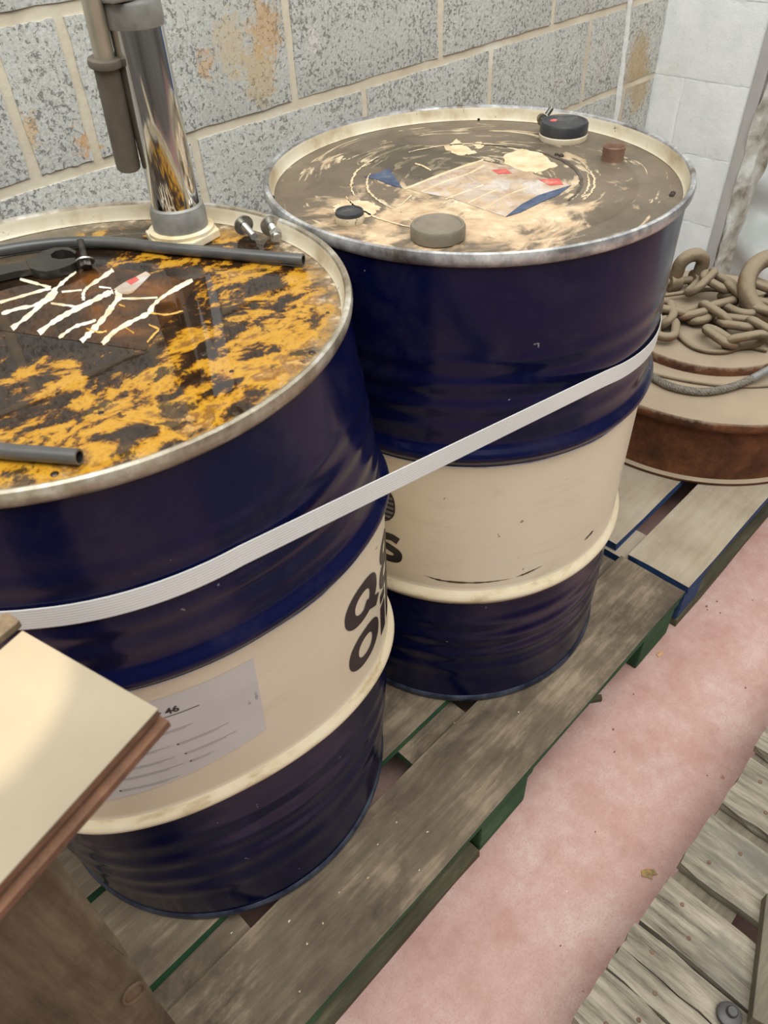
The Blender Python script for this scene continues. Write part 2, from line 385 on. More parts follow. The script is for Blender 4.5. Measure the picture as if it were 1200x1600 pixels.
MT['plaster'] = simple('flaking_whitewash', [(0.34, C(122, 116, 98)), (0.46, C(176, 172, 160)), (0.6, C(216, 216, 210))], 9, detail=8, rough=0.85, bump=0.7, bdist=0.008, dist=0.4)
MT['jamb'] = simple('grey_jamb_timber', [(0.3, C(172, 168, 166)), (0.7, C(190, 186, 182))], 8, rough=0.8)
MT['blue_plastic'] = simple('blue_plastic', [(0.3, C(38, 78, 140)), (0.7, C(52, 96, 160))], 8, rough=0.4)
MT['leaf'] = simple('dry_leaf', [(0.3, C(112, 92, 56)), (0.5, C(150, 128, 84)), (0.7, C(186, 140, 60))], 120, rough=0.7)
MT['chip'] = simple('wood_chip', [(0.3, C(190, 140, 96)), (0.7, C(214, 172, 128))], 80, rough=0.8)
MT['black_plastic'] = simple('black_plastic_foot', [(0.3, C(56, 54, 52)), (0.7, C(84, 80, 74))], 30, rough=0.45)
MT['grit'] = simple('dark_grit', [(0.3, C(40, 34, 30)), (0.7, C(70, 58, 48))], 90, rough=0.9)

# ------------------------------------------------------------------ mesh helpers
class MB:
    def __init__(self): self.v = []; self.f = []
    def add(self, vs, fs):
        o = len(self.v); self.v += [tuple(q) for q in vs]; self.f += [tuple(i + o for i in f) for f in fs]; return self
    def box(self, x0, x1, y0, y1, z0, z1):
        v = [(x, y, z) for x in (x0, x1) for y in (y0, y1) for z in (z0, z1)]
        return self.add(v, [(0, 1, 3, 2), (4, 6, 7, 5), (0, 4, 5, 1), (2, 3, 7, 6), (0, 2, 6, 4), (1, 5, 7, 3)])
    def lathe(self, prof, seg=64, c=(0, 0), closed=False, cap0=False, cap1=False):
        n = len(prof); vs = []
        for i in range(seg):
            a = 2 * math.pi * i / seg
            for r, z in prof: vs.append((c[0] + r * math.cos(a), c[1] + r * math.sin(a), z))
        fs = []
        for i in range(seg):
            j = (i + 1) % seg
            for k in range(n - (0 if closed else 1)):
                k2 = (k + 1) % n
                fs.append((i * n + k, j * n + k, j * n + k2, i * n + k2))
        if cap0: fs.append(tuple(i * n for i in reversed(range(seg))))
        if cap1: fs.append(tuple(i * n + n - 1 for i in range(seg)))
        return self.add(vs, fs)
    def tube(self, path, r, seg=12, closed=False, caps=True):
        P = [Vector(p) for p in path]; n = len(P); vs = []; fs = []
        R = r if isinstance(r, (list, tuple)) else [r] * n
        t0 = (P[1] - P[0]).normalized()
        up = Vector((0, 0, 1)) if abs(t0.z) < 0.9 else Vector((1, 0, 0))
        nn = (up - t0 * up.dot(t0)).normalized()
        for i in range(n):
            a = P[(i - 1) % n] if (closed or i) else P[i]; b = P[(i + 1) % n] if (closed or i < n - 1) else P[i]
            t = (b - a).normalized()
            nn = (nn - t * nn.dot(t)).normalized(); bb = t.cross(nn)
            for k in range(seg):
                q = 2 * math.pi * k / seg
                vs.append(P[i] + (nn * math.cos(q) + bb * math.sin(q)) * R[i])
        for i in range(n if closed else n - 1):
            j = (i + 1) % n
            for k in range(seg):
                k2 = (k + 1) % seg
                fs.append((i * seg + k, i * seg + k2, j * seg + k2, j * seg + k))
        if caps and not closed:
            fs.append(tuple(reversed(range(seg)))); fs.append(tuple((n - 1) * seg + k for k in range(seg)))
        return self.add(vs, fs)
    def prism(self, poly, z0, z1):
        n = len(poly)
        a = sum(poly[i][0] * poly[(i + 1) % n][1] - poly[(i + 1) % n][0] * poly[i][1] for i in range(n))
        if a < 0: poly = poly[::-1]
        vs = [(q[0], q[1], z0) for q in poly] + [(q[0], q[1], z1) for q in poly]
        fs = [tuple(reversed(range(n))), tuple(range(n, 2 * n))] + [(i, (i + 1) % n, n + (i + 1) % n, n + i) for i in range(n)]
        return self.add(vs, fs)
    def mesh(self, name, smooth=False, bevel=0.0, bseg=2):
        m = bpy.data.meshes.new(name)
        m.from_pydata(self.v, [], self.f)
        bm = bmesh.new(); bm.from_mesh(m)
        bmesh.ops.recalc_face_normals(bm, faces=bm.faces)
        if bevel: bmesh.ops.bevel(bm, geom=list(bm.edges), offset=bevel, segments=bseg, profile=0.6, affect='EDGES')
        bm.to_mesh(m); bm.free()
        if smooth:
            m.polygons.foreach_set('use_smooth', [True] * len(m.polygons))
            try: m.set_sharp_from_angle(angle=math.radians(38))
            except Exception: pass
        m.update()
        return m

def obj(name, mesh, mat=None, parent=None, loc=None, rot=None, scale=None):
    o = bpy.data.objects.new(name, mesh)
    COL.objects.link(o)
    if mat is not None and not mesh.materials: mesh.materials.append(mat)
    if parent is not None:
        o.parent = parent
        o.matrix_parent_inverse = Matrix.Translation(-parent.location) if parent.rotation_euler[2] == 0 else Matrix.Identity(4)
    if loc is not None: o.location = loc
    if rot is not None: o.rotation_euler = rot
    if scale is not None: o.scale = scale
    return o
def tag(o, label, cat, group=None, kind=None):
    o['label'] = label; o['category'] = cat
    if group: o['group'] = group
    if kind: o['kind'] = kind
    return o
def empty(name, loc=(0, 0, 0)):
    o = bpy.data.objects.new(name, None); COL.objects.link(o); o.location = loc; o.empty_display_size = 0.05
    return o
def thing(name, label, cat, loc=(0, 0, 0), group=None):
    return tag(empty(name, loc), label, cat, group)
def struct(o): o['kind'] = 'structure'; return o
def bez(pts, n=10):
    """Catmull-Rom through points"""
    P = [Vector(p) for p in pts]; P = [P[0] * 2 - P[1]] + P + [P[-1] * 2 - P[-2]]; out = []
    for i in range(1, len(P) - 2):
        a, b, c, d = P[i - 1:i + 3]
        for k in range(n):
            t = k / n
            out.append(0.5 * ((2 * b) + (c - a) * t + (2 * a - 5 * b + 4 * c - d) * t * t + (3 * b - a - 3 * c + d) * t ** 3))
    out.append(P[-2]); return out
def ragged_box(x0, x1, y0, y1, z0, z1, seed=0, jag=0.0015, nx=10, ny=3):
    """a sawn board with slightly uneven edges, grain along its longer side"""
    rnd = random.Random(seed); mb = MB()
    alongx = (x1 - x0) >= (y1 - y0)
    n, m = (nx, ny) if alongx else (ny, nx)
    top = {}; vs = []; fs = []
    for lev in (0, 1):
        for i in range(n + 1):
            for j in range(m + 1):
                x = x0 + (x1 - x0) * i / n; y = y0 + (y1 - y0) * j / m
                z = z1 if lev else z0
                if i in (0, n): x += rnd.uniform(-1, 1) * jag
                if j in (0, m): y += rnd.uniform(-1, 1) * jag
                if lev: z += rnd.uniform(-1, 0) * jag * (1.2 if (i in (0, n) or j in (0, m)) else 0.3)
                top[lev, i, j] = len(vs); vs.append((x, y, z))
    for i in range(n):
        for j in range(m):
            fs.append((top[1, i, j], top[1, i + 1, j], top[1, i + 1, j + 1], top[1, i, j + 1]))
            fs.append((top[0, i, j], top[0, i, j + 1], top[0, i + 1, j + 1], top[0, i + 1, j]))
    for i in range(n):
        for j in (0, m): fs.append((top[0, i, j], top[0, i + 1, j], top[1, i + 1, j], top[1, i, j]))
    for j in range(m):
        for i in (0, n): fs.append((top[0, i, j], top[1, i, j], top[1, i, j + 1], top[0, i, j + 1]))
    return mb.add(vs, fs)

# ------------------------------------------------------------------ the setting
ZF = -0.142            # floor level; the pallet decks are at z = 0
YW = 0.581             # face of the block wall
XC = 2.3246            # face of the white return wall
floor = struct(obj('floor', MB().box(-2.6, 5.5, -4.2, 1.2, ZF - 0.1, ZF).mesh('floor'), MT['floor']))
floor['label'] = 'worn pinkish red painted concrete floor'

wall = struct(obj('wall_left', MB().box(-2.6, XC + 0.2, YW + 0.006, YW + 0.2, ZF, 2.40).mesh('wall_left'), MT['mortar']))
wall['label'] = 'rough grey concrete block wall with cream bagged mortar joints behind the drums'
bm_ = MB().box(-0.5, 0.5, 0.0, 0.09, -0.5, 0.5)
JW = 0.019
def block_mesh(name, w, h, seed, dep=0.05):
    """one block, its face finely chipped at the arrises"""
    rnd = random.Random(seed); n, m = 12, 6; vs = []; fs = []; ix = {}
    for i in range(n + 1):
        for j in range(m + 1):
            x = -w / 2 + w * i / n; z = -h / 2 + h * j / m
            e = i in (0, n) or j in (0, m)
            y = rnd.uniform(0.001, 0.0035) if e else rnd.uniform(-0.0006, 0.0006)
            if e: x += rnd.uniform(-.0015, .0015); z += rnd.uniform(-.0015, .0015)
            ix[i, j] = len(vs); vs.append((x, y, z))
    for i in range(n):
        for j in range(m): fs.append((ix[i, j], ix[i + 1, j], ix[i + 1, j + 1], ix[i, j + 1]))
    rim = [ix[i, 0] for i in range(n)] + [ix[n, j] for j in range(m)] + [ix[i, m] for i in range(n, 0, -1)] + [ix[0, j] for j in range(m, 0, -1)]
    o = len(vs)
    for k in rim: vs.append((vs[k][0], dep, vs[k][2]))
    L = len(rim)
    for k in range(L): fs.append((rim[k], rim[(k + 1) % L], o + (k + 1) % L, o + k))
    return MB().add(vs, fs).mesh(name, True)
full = [block_mesh('block', 0.45 - JW, 0.225 - JW, s) for s in range(5)]
Z1 = 0.8251
k = 0
for row in range(-4, 7):
    zc = Z1 + 0.225 * row + 0.1125          # row 0 is the course above the joint that runs across the photograph
    joints = []
    if row % 2 == 0:
        joints = [0.35 + 0.45 * i for i in range(-6, 5)]
        if row == 0: joints = [q for q in joints if abs(q + 0.10) > 0.01] + [0.235, -0.215]
    else:
        joints = [0.545 + 0.45 * i for i in range(-6, 5)]
    joints = sorted(q for q in joints if -2.6 < q < XC - 0.05) + [XC + 0.01]
    for a, b in zip(joints[:-1], joints[1:]):
        w = b - a
        if abs(w - 0.45) < 0.003: me = full[k % 5]
        else: me = block_mesh('block', w - JW, 0.225 - JW, 50 + k)
        k += 1
        obj('block', me, MT['block'], wall, loc=((a + b) / 2, YW + random.uniform(-.0008, .0015), zc))
# the white filler line that runs down the wall near the corner
mb = MB(); rnd = random.Random(3); pth = []
for i in range(40):
    z = 0.02 + 1.25 * i / 39
    pth.append((2.113 - 0.028 * (z - 0.5) / 0.35 + rnd.uniform(-.002, .002), YW + 0.001, z))
obj('filler_line', mb.tube(pth, [0.009 + rnd.uniform(-.002, .003) for _ in pth], 8).mesh('filler_line', True), MT['white_streak'], wall)['label'] = 'thin white filler line running down the wall'

YE = 0.257             # where the white wall ends
wr = struct(obj('wall_right', MB().box(XC + 0.003, XC + 0.11, YE + 0.002, YW + 0.05, ZF, 2.40).mesh('wall_right'), MT['white_joint']))
wr['label'] = 'white painted block return wall in the corner'
for row in range(-3, 9):
    z0 = 0.17 + 0.2165 * row; z1 = z0 + 0.2165
    if row == -2: pass
    cuts = [YE + 0.004, YW + 0.004] if row % 2 == 0 else [YE + 0.004, 0.475, YW + 0.004]
    for a, b in zip(cuts[:-1], cuts[1:]):
        me = block_mesh('painted_block', b - a - 0.004, z1 - max(z0, ZF) - 0.0045, 100 + row)
        obj('painted_block', me, MT['white_block'], wr, loc=(XC, (a + b) / 2, (max(z0, ZF) + z1) / 2), rot=(0, 0, -math.pi / 2))
# broken end of that wall: grey timber jamb with a ragged band of whitewashed render
dj = struct(obj('trim_1', MB().box(XC - 0.004, XC + 0.115, 0.222, YE, ZF, 2.40).mesh('trim_1', bevel=0.003), MT['jamb']))
dj['label'] = 'grey timber jamb at the end of the white wall'
rnd = np.random.RandomState(11); n = 170
prof = [(0.012, 0.001), (-0.003, -0.006), (-0.004, -0.016), (0.008, -0.026), (0.030, -0.030), (0.055, -0.032), (0.085, -0.030), (0.110, -0.022), (0.118, 0.001)]
m_ = len(prof)
def smooth_noise(w):
    g = np.exp(-0.5 * (np.arange(-3 * w, 3 * w + 1) / w) ** 2); q = np.convolve(rnd.randn(n + 1 + 6 * w), g, 'valid'); return q / q.std()
NX = [smooth_noise(3) * .0045 + smooth_noise(1) * .0012 for _ in prof]; NY = [smooth_noise(4) * .007 + smooth_noise(1) * .002 for _ in prof]
vs = []; fs = []
for i in range(n + 1):
    z = ZF + 1.9 * i / n
    for k_, (a, b) in enumerate(prof):
        e = 0.0 if k_ in (0, m_ - 1) else 1.0
        vs.append((XC + a + NX[k_][i] * e, 0.222 + min(b + NY[k_][i] * e, -0.001) if e else 0.222 + b, z))
for i in range(n):
    for j in range(m_ - 1): fs.append((i * m_ + j, i * m_ + j + 1, (i + 1) * m_ + j + 1, (i + 1) * m_ + j))
o = struct(obj('trim_2', MB().add(vs, fs).mesh('trim_2', True), MT['plaster'])); o['label'] = 'ragged flaking whitewashed render along the grey jamb'

# the rest of the shed: walls behind the photographer under a glazed roof
o = struct(obj('wall_back', MB().box(-2.6, 5.5, -4.2, -4.1, ZF, 3.3).mesh('wall_back'), MT['dark_wall'])); o['label'] = 'grey wall behind the camera'
o = struct(obj('wall_side', MB().box(-2.7, -2.6, -4.2, 0.8, ZF, 3.3).mesh('wall_side'), MT['dark_wall'])); o['label'] = 'grey side wall left of the drums'
o = struct(obj('wall_far', MB().box(5.4, 5.5, -4.1, 1.2, ZF, 3.3).mesh('wall_far'), MT['dark_wall'])); o['label'] = 'grey wall at the far end'

# ------------------------------------------------------------------ pallets
def pallet(name, label, x0, x1, y0, boards, cross, stringers, mats, front_end=None, group=None, along='x'):
    t = thing(name, label, 'pallet', ((x0 + x1) / 2, y0 + 0.4, ZF), group)
    for i, (a, b, c, d) in enumerate(boards):
        me = ragged_box(a, b, c, d, -0.022, 0.0, seed=len(label) + 7 * i).mesh('deck_board')
        # painted flanks, walked-on top
        me.materials.append(mats[0]); me.materials.append(mats[1])
        for p in me.polygons: p.material_index = 0 if p.normal.z > 0.6 else 1
        obj('deck_board', me, None, t)
    for (a, b, c, d) in cross:
        me = ragged_box(a, b, c, d, -0.044, -0.0225, seed=len(t.children)).mesh('cross_board')
        me.materials.append(mats[0]); me.materials.append(mats[1])
        for p in me.polygons: p.material_index = 0 if p.normal.z > 0.6 else 1
        obj('cross_board', me, None, t)
        for (e, f) in stringers:
            if along == 'x':
                lowz = ZF + .0005 if (front_end and e < -.3 and a > 0) else -0.120
                obj('spacer_block', MB().box(a + .004, min(b - .004, a + .14), e, f, lowz, -0.0445).mesh('spacer_block', bevel=0.004), mats[2], t)
    for (e, f) in stringers:
        obj('bottom_board', ragged_box(x0 + .005, (front_end if front_end and e < -.3 else x1 - .005), e - 0.004, f + 0.004, ZF + 0.0005, ZF + 0.0215, seed=3).mesh('bottom_board'), mats[3], t)
    return t
pal_g = pallet('pallet', 'green painted wooden pallet under the two drums, its boards stained with mud', -0.440, 0.900, -0.428,
    [(-0.438, 0.915, -0.428, -0.272), (-0.44, 0.905, -0.226, -0.082), (-0.44, 0.91, -0.045, 0.100), (-0.44, 0.90, 0.135, 0.285), (-0.44, 0.905, 0.32, 0.560)],
    [(-0.44, -0.155, -0.425, 0.558), (0.222, 0.372, -0.425, 0.558), (0.765, 0.912, -0.425, 0.558)],
    [(-0.424, -0.32), (0.02, 0.12), (0.455, 0.555)],
    [MT['deck'], MT['deck_green'], MT['deck_green'], MT['dark_timber']], front_end=0.221)
pal_b = pallet('pallet', 'blue painted wooden pallet covered in pale dust, under the rusty wheel', 0.930, 2.130, -0.430,
    [(0.930, 2.13, -0.430, -0.282), (0.940, 2.13, -0.245, -0.100), (0.935, 2.13, -0.06, 0.085), (0.93, 2.13, 0.12, 0.265), (0.935, 2.13, 0.30, 0.44)],
    [(0.931, 1.035, -0.427, 0.438), (1.47, 1.60, -0.427, 0.438), (1.99, 2.129, -0.427, 0.438)],
    [(-0.426, -0.33), (-0.02, 0.08), (0.335, 0.435)],
    [MT['deck_blue'], MT['blue_edge'], MT['blue_edge'], MT['dark_timber']])

# weathered grey pallet in the lower right corner, boards running the other way
YG = -0.697
def xg(px, py): return at(px, py, 0).x
edges = [0.088, xg(949, 1512), xg(972, 1476.6), xg(998, 1437.5), xg(1056, 1348), xg(1120, 1251.5), xg(1178, 1167)]
t = thing('pallet', 'weathered grey slatted pallet with nail heads in the lower right corner', 'pallet', (0.6, -1.1, ZF))
gb = [(edges[0], edges[1] - .002, 0.0), (edges[1] + .001, edges[2] - .001, -.003), (edges[2] + .002, edges[3] - .002, -.004), (edges[3] + .003, edges[4] - .026, 0.0), (edges[4] + .004, edges[5] - .026, 0.0), (edges[5] + .004, edges[6] - .024, -.001), (edges[6] + .004, edges[6] + 0.135, 0.0), (edges[6] + 0.155, edges[6] + 0.29, 0.0)]
for i, (a, b, dz) in enumerate(gb):
    me = ragged_box(a, b, YG - 0.80, YG + random.uniform(-.006, .004), -0.020 + dz, dz, seed=i + 20, jag=.002, nx=26, ny=4).mesh('deck_board')
    obj('deck_board', me, MT['grey_deck'], t)
    for q in range(2):
        x = a + (b - a) * (0.3 + 0.42 * q) if b - a > 0.06 else (a + b) / 2
        y = YG - 0.036 - 0.03 * ((i + q) % 2)
        if b - a > 0.06 or q == 0:
            obj('nail_head', MB().lathe([(0.0, .0008), (.0032, .0006), (.0036, -.001)], 10).mesh('nail_head', True), MT['nail'], t, loc=(x, y, dz + .0002))
for a, b in ((YG - 0.105, YG - 0.006), (YG - 0.46, YG - 0.36), (YG - 0.79, YG - 0.69)):
    obj('stringer', ragged_box(edges[0] + .002, edges[6] + 0.28, a, b, -0.044, -0.0245, seed=5).mesh('stringer'), MT['grey_under'], t)
    for x in (edges[0] + .01, edges[3], edges[6] + .14):
        obj('spacer_block', MB().box(x, x + .12, a, b, ZF + .0005, -0.0445).mesh('spacer_block', bevel=.003), MT['grey_under'], t)
# black plastic foot and a timber offcut lying on it
p0 = at(1138, 1588, 0)
t = thing('furniture_glide', 'black round plastic furniture glide lying on the weathered grey pallet', 'glide', (p0.x, p0.y, 0.0))
obj('base', MB().lathe([(0, .0005), (.0155, .0005), (.0175, .003), (.0165, .009), (.013, .011), (0, .011)], 24, (p0.x, p0.y)).mesh('base', True), MT['black_plastic'], t)
obj('knob', MB().lathe([(.0075, .011), (.0075, .016), (.006, .018), (0, .018)], 18, (p0.x + .003, p0.y)).mesh('knob', True), MT['black_plastic'], t)
a = at(1172, 1600, 0); b = at(1200, 1540, 0)
d = Vector((1, -0.35, 0)).normalized(); nrm = Vector((-d.y, d.x, 0))
q0 = at(1166, 1598, 0)
poly = [q0, q0 + d * 0.0, q0 + Vector((0.17, 0.055, 0)), q0 + Vector((0.21, -0.07, 0)), q0 + Vector((0.03, -0.12, 0))]
o = obj('timber_offcut', MB().prism([(v.x, v.y) for v in (poly[0], poly[2], poly[3], poly[4])], 0.0005, 0.028).mesh('timber_offcut', bevel=.002), MT['grey_under'])
tag(o, 'grey timber offcut lying across the weathered pallet at the picture edge', 'offcut')

# ------------------------------------------------------------------ the two oil drums
H=0.8919
def _smooth_table(d):
    k=sorted(d); a=np.array(k,float); v=np.array([d[q] for q in k],float)
    a=np.concatenate([a-360,a,a+360]); v=np.concatenate([v,v,v])
    t=np.arange(-360,720.0); f=np.interp(t,a,v)
    g=np.exp(-0.5*(np.arange(-20,21)/7.0)**2); g/=g.sum()
    f=np.convolve(f,g,'same')
    return f[180:540]            # -180..179 degrees
G_TOP=_smooth_table({-180:.003,-150:.003,-130:.001,-110:-.003,-90:-.002,-70:.013,-50:.030,-36:.030,-22:.010,-8:0,20:0,90:0,150:.002})
G_LOW=_smooth_table({-180:.008,-160:.018,-150:.018,-130:-.006,-110:-.022,-90:-.017,-70:.002,-50:.024,-36:.026,-22:.009,-8:0,20:0,90:0,150:.004})
def dent(theta,z):
    i=math.degrees(theta)%360.0; i=(i+180)%360
    j=int(i)%360; f=i-int(i); k=(j+1)%360
    gt=G_TOP[j]*(1-f)+G_TOP[k]*f; gl=G_LOW[j]*(1-f)+G_LOW[k]*f
    if z>=.618: return gt*max(0.,(H-z)/(H-.618))
    if z<=.327: return gl*max(0.,z/.327)
    t=(z-.327)/(.618-.327); return gl*(1-t)+gt*t
def profile(z,zt,zb):
    """radius of an undamaged drum shell, zt / zb = edges of the cream band"""
    r=.2862
    for c in (zt+.020,zb+.018):
        d=abs(z-c)/.020
        if d<1: r+=.0105*(0.5+0.5*math.cos(math.pi*d))
    for lo,hi,n in ((zt+.045,zt+.185,4),(.075,zb-.03,4)):
        if lo<z<hi:
            t=(z-lo)/(hi-lo); r+=.0022*(0.5-0.5*math.cos(2*math.pi*n*t))*math.sin(math.pi*t)**.5
    return r

BX, BY = 0.5871, -0.0556
def flat(theta, z): return 0.0
ZL = H - 0.021                       # lid level
def shell(name, mat, parent, c, zt, zb, z0, z1, dent_f, nseg=192, extra=0.0, dz=0.004):
    n = max(2, int((z1 - z0) / dz)); vs = []; fs = []
    for i in range(nseg):
        a = 2 * math.pi * i / nseg
        for j in range(n + 1):
            z = z0 + (z1 - z0) * j / n
            r = profile(z, zt, zb) + dent_f(a, z) + extra
            vs.append((c[0] + r * math.cos(a), c[1] + r * math.sin(a), z))
    for i in range(nseg):
        k = (i + 1) % nseg
        for j in range(n): fs.append((i * (n + 1) + j, k * (n + 1) + j, k * (n + 1) + j + 1, i * (n + 1) + j + 1))
    return obj(name, MB().add(vs, fs).mesh(name, True), mat, parent)
def on_shell(c, zt, zb, dent_f, a_deg, z, off):
    a = math.radians(a_deg)
    r = profile(z, zt, zb) + dent_f(a, z) + off
    return (c[0] + r * math.cos(a), c[1] + r * math.sin(a), z)
def wrap_grid(surf, u0, u1, v0, v1, nu, nv, fn, off):
    """grid of (u, v) in [0,1]^2 bent on to a drum shell; fn gives (angle, z)"""
    vs = []; fs = []
    for i in range(nu + 1):
        for j in range(nv + 1):
            a, z = fn(u0 + (u1 - u0) * i / nu, v0 + (v1 - v0) * j / nv)
            vs.append(on_shell(*surf, a, z, off))
    for i in range(nu):
        for j in range(nv):
            q = i * (nv + 1) + j
            fs.append((q, q + nv + 1, q + nv + 2, q + 1))
    return MB().add(vs, fs)
def ring_letter(surf, a0, z0, w, h, stroke, off, n=44, p=2.2):
    """an O: a ring of quads lying on the shell"""
    vs = []; fs = []; R = .2862
    for i in range(n):
        t = 2 * math.pi * i / n
        ct, st = math.cos(t), math.sin(t)
        ex = math.copysign(abs(ct) ** (2 / p), ct); ey = math.copysign(abs(st) ** (2 / p), st)
        for kk in (0, .5, 1):
            x = ex * (w / 2 - stroke * kk * 1.05); y = ey * (h / 2 - stroke * kk * 0.92)
            vs.append(on_shell(*surf, a0 + math.degrees(x / R), z0 + y, off))
    for i in range(n):
        j = (i + 1) % n
        for kk in (0, 1): fs.append((i * 3 + kk, j * 3 + kk, j * 3 + kk + 1, i * 3 + kk + 1))
    return MB().add(vs, fs)
def bar_letter(mb, surf, a0, z0, pts, off):
    """a straight bar given by four (dx, dy) corners in metres, split so that it bends with the shell"""
    R = .2862; n = 6; vs = []; fs = []
    (ax, ay), (bx, by), (cx, cy), (dx, dy) = pts
    for i in range(n + 1):
        for j in range(n + 1):
            u, v = i / n, j / n
            x = (ax * (1 - u) + bx * u) * (1 - v) + (dx * (1 - u) + cx * u) * v
            y = (ay * (1 - u) + by * u) * (1 - v) + (dy * (1 - u) + cy * u) * v
            vs.append(on_shell(*surf, a0 + math.degrees(x / R), z0 + y, off))
    for i in range(n):
        for j in range(n):
            q = i * (n + 1) + j; fs.append((q, q + n + 1, q + n + 2, q + 1))
    return mb.add(vs, fs)
def stroke_letter(surf, a0, z0, path, w, off):
    """a bent stroke (for S) along a smooth path of (dx, dy)"""
    R = .2862; P = bez([(x, y, 0) for x, y in path], 8); vs = []; fs = []
    for i, p in enumerate(P):
        t = (P[min(i + 1, len(P) - 1)] - P[max(i - 1, 0)]).normalized(); nn = Vector((-t.y, t.x, 0))
        for s in (-.5, 0, .5):
            q = p + nn * w * s
            vs.append(on_shell(*surf, a0 + math.degrees(q.x / R), z0 + q.y, off))
    for i in range(len(P) - 1):
        for k in (0, 1): fs.append((i * 3 + k, i * 3 + k + 1, (i + 1) * 3 + k + 1, (i + 1) * 3 + k))
    return MB().add(vs, fs)

def drum(label, c, zt, zb, dent_f, rimmat, lidmat):
    t = thing('oil_drum', label, 'oil drum', (c[0], c[1], 0), 'steel oil drums on the pallet')
    shell('upper_shell', MT['navy'], t, c, zt, zb, zt, H - 0.012, dent_f)['label'] = 'glossy navy blue upper shell'
    shell('paint_band', MT['cream'], t, c, zt, zb, zb + .034, zt, dent_f)['label'] = 'cream painted band'
    shell('rolling_hoop', MT['hoop_cream'], t, c, zt, zb, zb, zb + .034, dent_f)['label'] = 'rubbed cream rolling hoop'
    shell('lower_shell', MT['navy'], t, c, zt, zb, 0.010, zb, dent_f)['label'] = 'dark navy blue lower shell'
    shell('edge_line', MT['edge_line'], t, c, zt, zb, zt - .0012, zt + .0010, dent_f, extra=.0005, dz=.001)
    # chimes
    obj('top_rim', MB().lathe([(.2860, H - .019), (.2900, H - .0165), (.2925, H - .012), (.2932, H - .006), (.2918, H - .0012), (.2888, H), (.2860, H - .0012), (.2846, H - .004)], 160, c).mesh('top_rim', True), rimmat, t)
    obj('inner_lip', MB().lathe([(.2847, H - .0035), (.2836, H - .008), (.2828, ZL + .003), (.2800, ZL - .0005)], 160, c).mesh('inner_lip', True), MT['lip'], t)['label'] = 'cream painted inside of the rim'
    obj('bottom_rim', MB().lathe([(.2862, .016), (.2895, .013), (.2905, .008), (.2898, .003), (.2875, .0012), (.284, .002)], 160, c).mesh('bottom_rim', True), MT['rim_dark'], t)
    prof = [(.2806, ZL - .001)]
    if c[0] > 0.3:
        prof += [(.235, ZL), (.228, ZL), (.2255, ZL + .0012), (.2225, ZL + .0012), (.220, ZL)]
    prof += [(.20, ZL), (.15, ZL), (.10, ZL), (.05, ZL), (.0005, ZL)]
    obj('lid', MB().lathe(prof, 160, c, cap1=True).mesh('lid', True), lidmat, t)
    obj('base_plate', MB().lathe([(.2855, .012), (.2, .012), (.0005, .012)], 64, c, cap1=True).mesh('base_plate'), MT['rim_dark'], t)
    return t
SA = ((0.0, 0.0), .618, .327, dent)
SB = ((BX, BY), .583, .288, flat)
dA = drum('navy drum with cream band in front, amber oily rust pooled on its lid', *SA, MT['rimA'], MT['lidA'])
dB = drum('navy drum with cream band farther back, pale dried mud and four caps on its lid', *SB, MT['rimB'], MT['lidB'])

OFF = .0007
PB_ = MT['print_black']
# lettering on the near drum: Q8 above Oils
mbq = ring_letter(SA, -64.6, .530, .076, .070, .0195, OFF)
q = obj('letter', mbq.mesh('letter'), PB_, dA); q['label'] = 'black letter Q'
mb = MB(); bar_letter(mb, SA, -64.3, .530, [(-.0030, -.0200), (.0320, -.0460), (.0430, -.0320), (.0080, -.0060)], OFF + .0003)
obj('letter_tail', mb.mesh('letter_tail'), PB_, q)
o = obj('letter', ring_letter(SA, -49.6, .551, .046, .044, .0135, OFF).mesh('letter'), PB_, dA); o['label'] = 'upper bowl of the black figure 8'
o = obj('letter', ring_letter(SA, -49.6, .509, .054, .050, .0155, OFF).mesh('letter'), PB_, dA); o['label'] = 'lower bowl of the black figure 8'
def oils(parent, S, a_O, z0, only=None):
    k = math.degrees(1 / .2862)
    o = obj('letter', ring_letter(S, a_O, z0, .075, .072, .0195, OFF).mesh('letter'), PB_, parent); o['label'] = 'black letter O'
    a = a_O + k * .056
    mb = MB(); bar_letter(mb, S, a, z0, [(-.010, -.040), (.010, -.040), (.010, .020), (-.010, .020)], OFF); bar_letter(mb, S, a, z0, [(-.010, .028), (.010, .028), (.010, .044), (-.010, .044)], OFF)
    obj('letter', mb.mesh('letter'), PB_, parent)['label'] = 'black letter i'
    a += k * .030
    mb = MB(); bar_letter(mb, S, a, z0, [(-.010, -.040), (.010, -.040), (.010, .044), (-.010, .044)], OFF)
    obj('letter', mb.mesh('letter'), PB_, parent)['label'] = 'black letter l'
    a += k * .042
    mb = stroke_letter(S, a, z0 - .010, [(.019, .019), (.006, .024), (-.012, .019), (-.012, .006), (.004, -.001), (.017, -.009), (.014, -.023), (-.004, -.026), (-.020, -.019)], .0155, OFF)
    obj('letter', mb.mesh('letter'), PB_, parent)['label'] = 'black letter s'
oils(dA, SA, -64.0, .437)
oils(dB, SB, -190.0, .405)
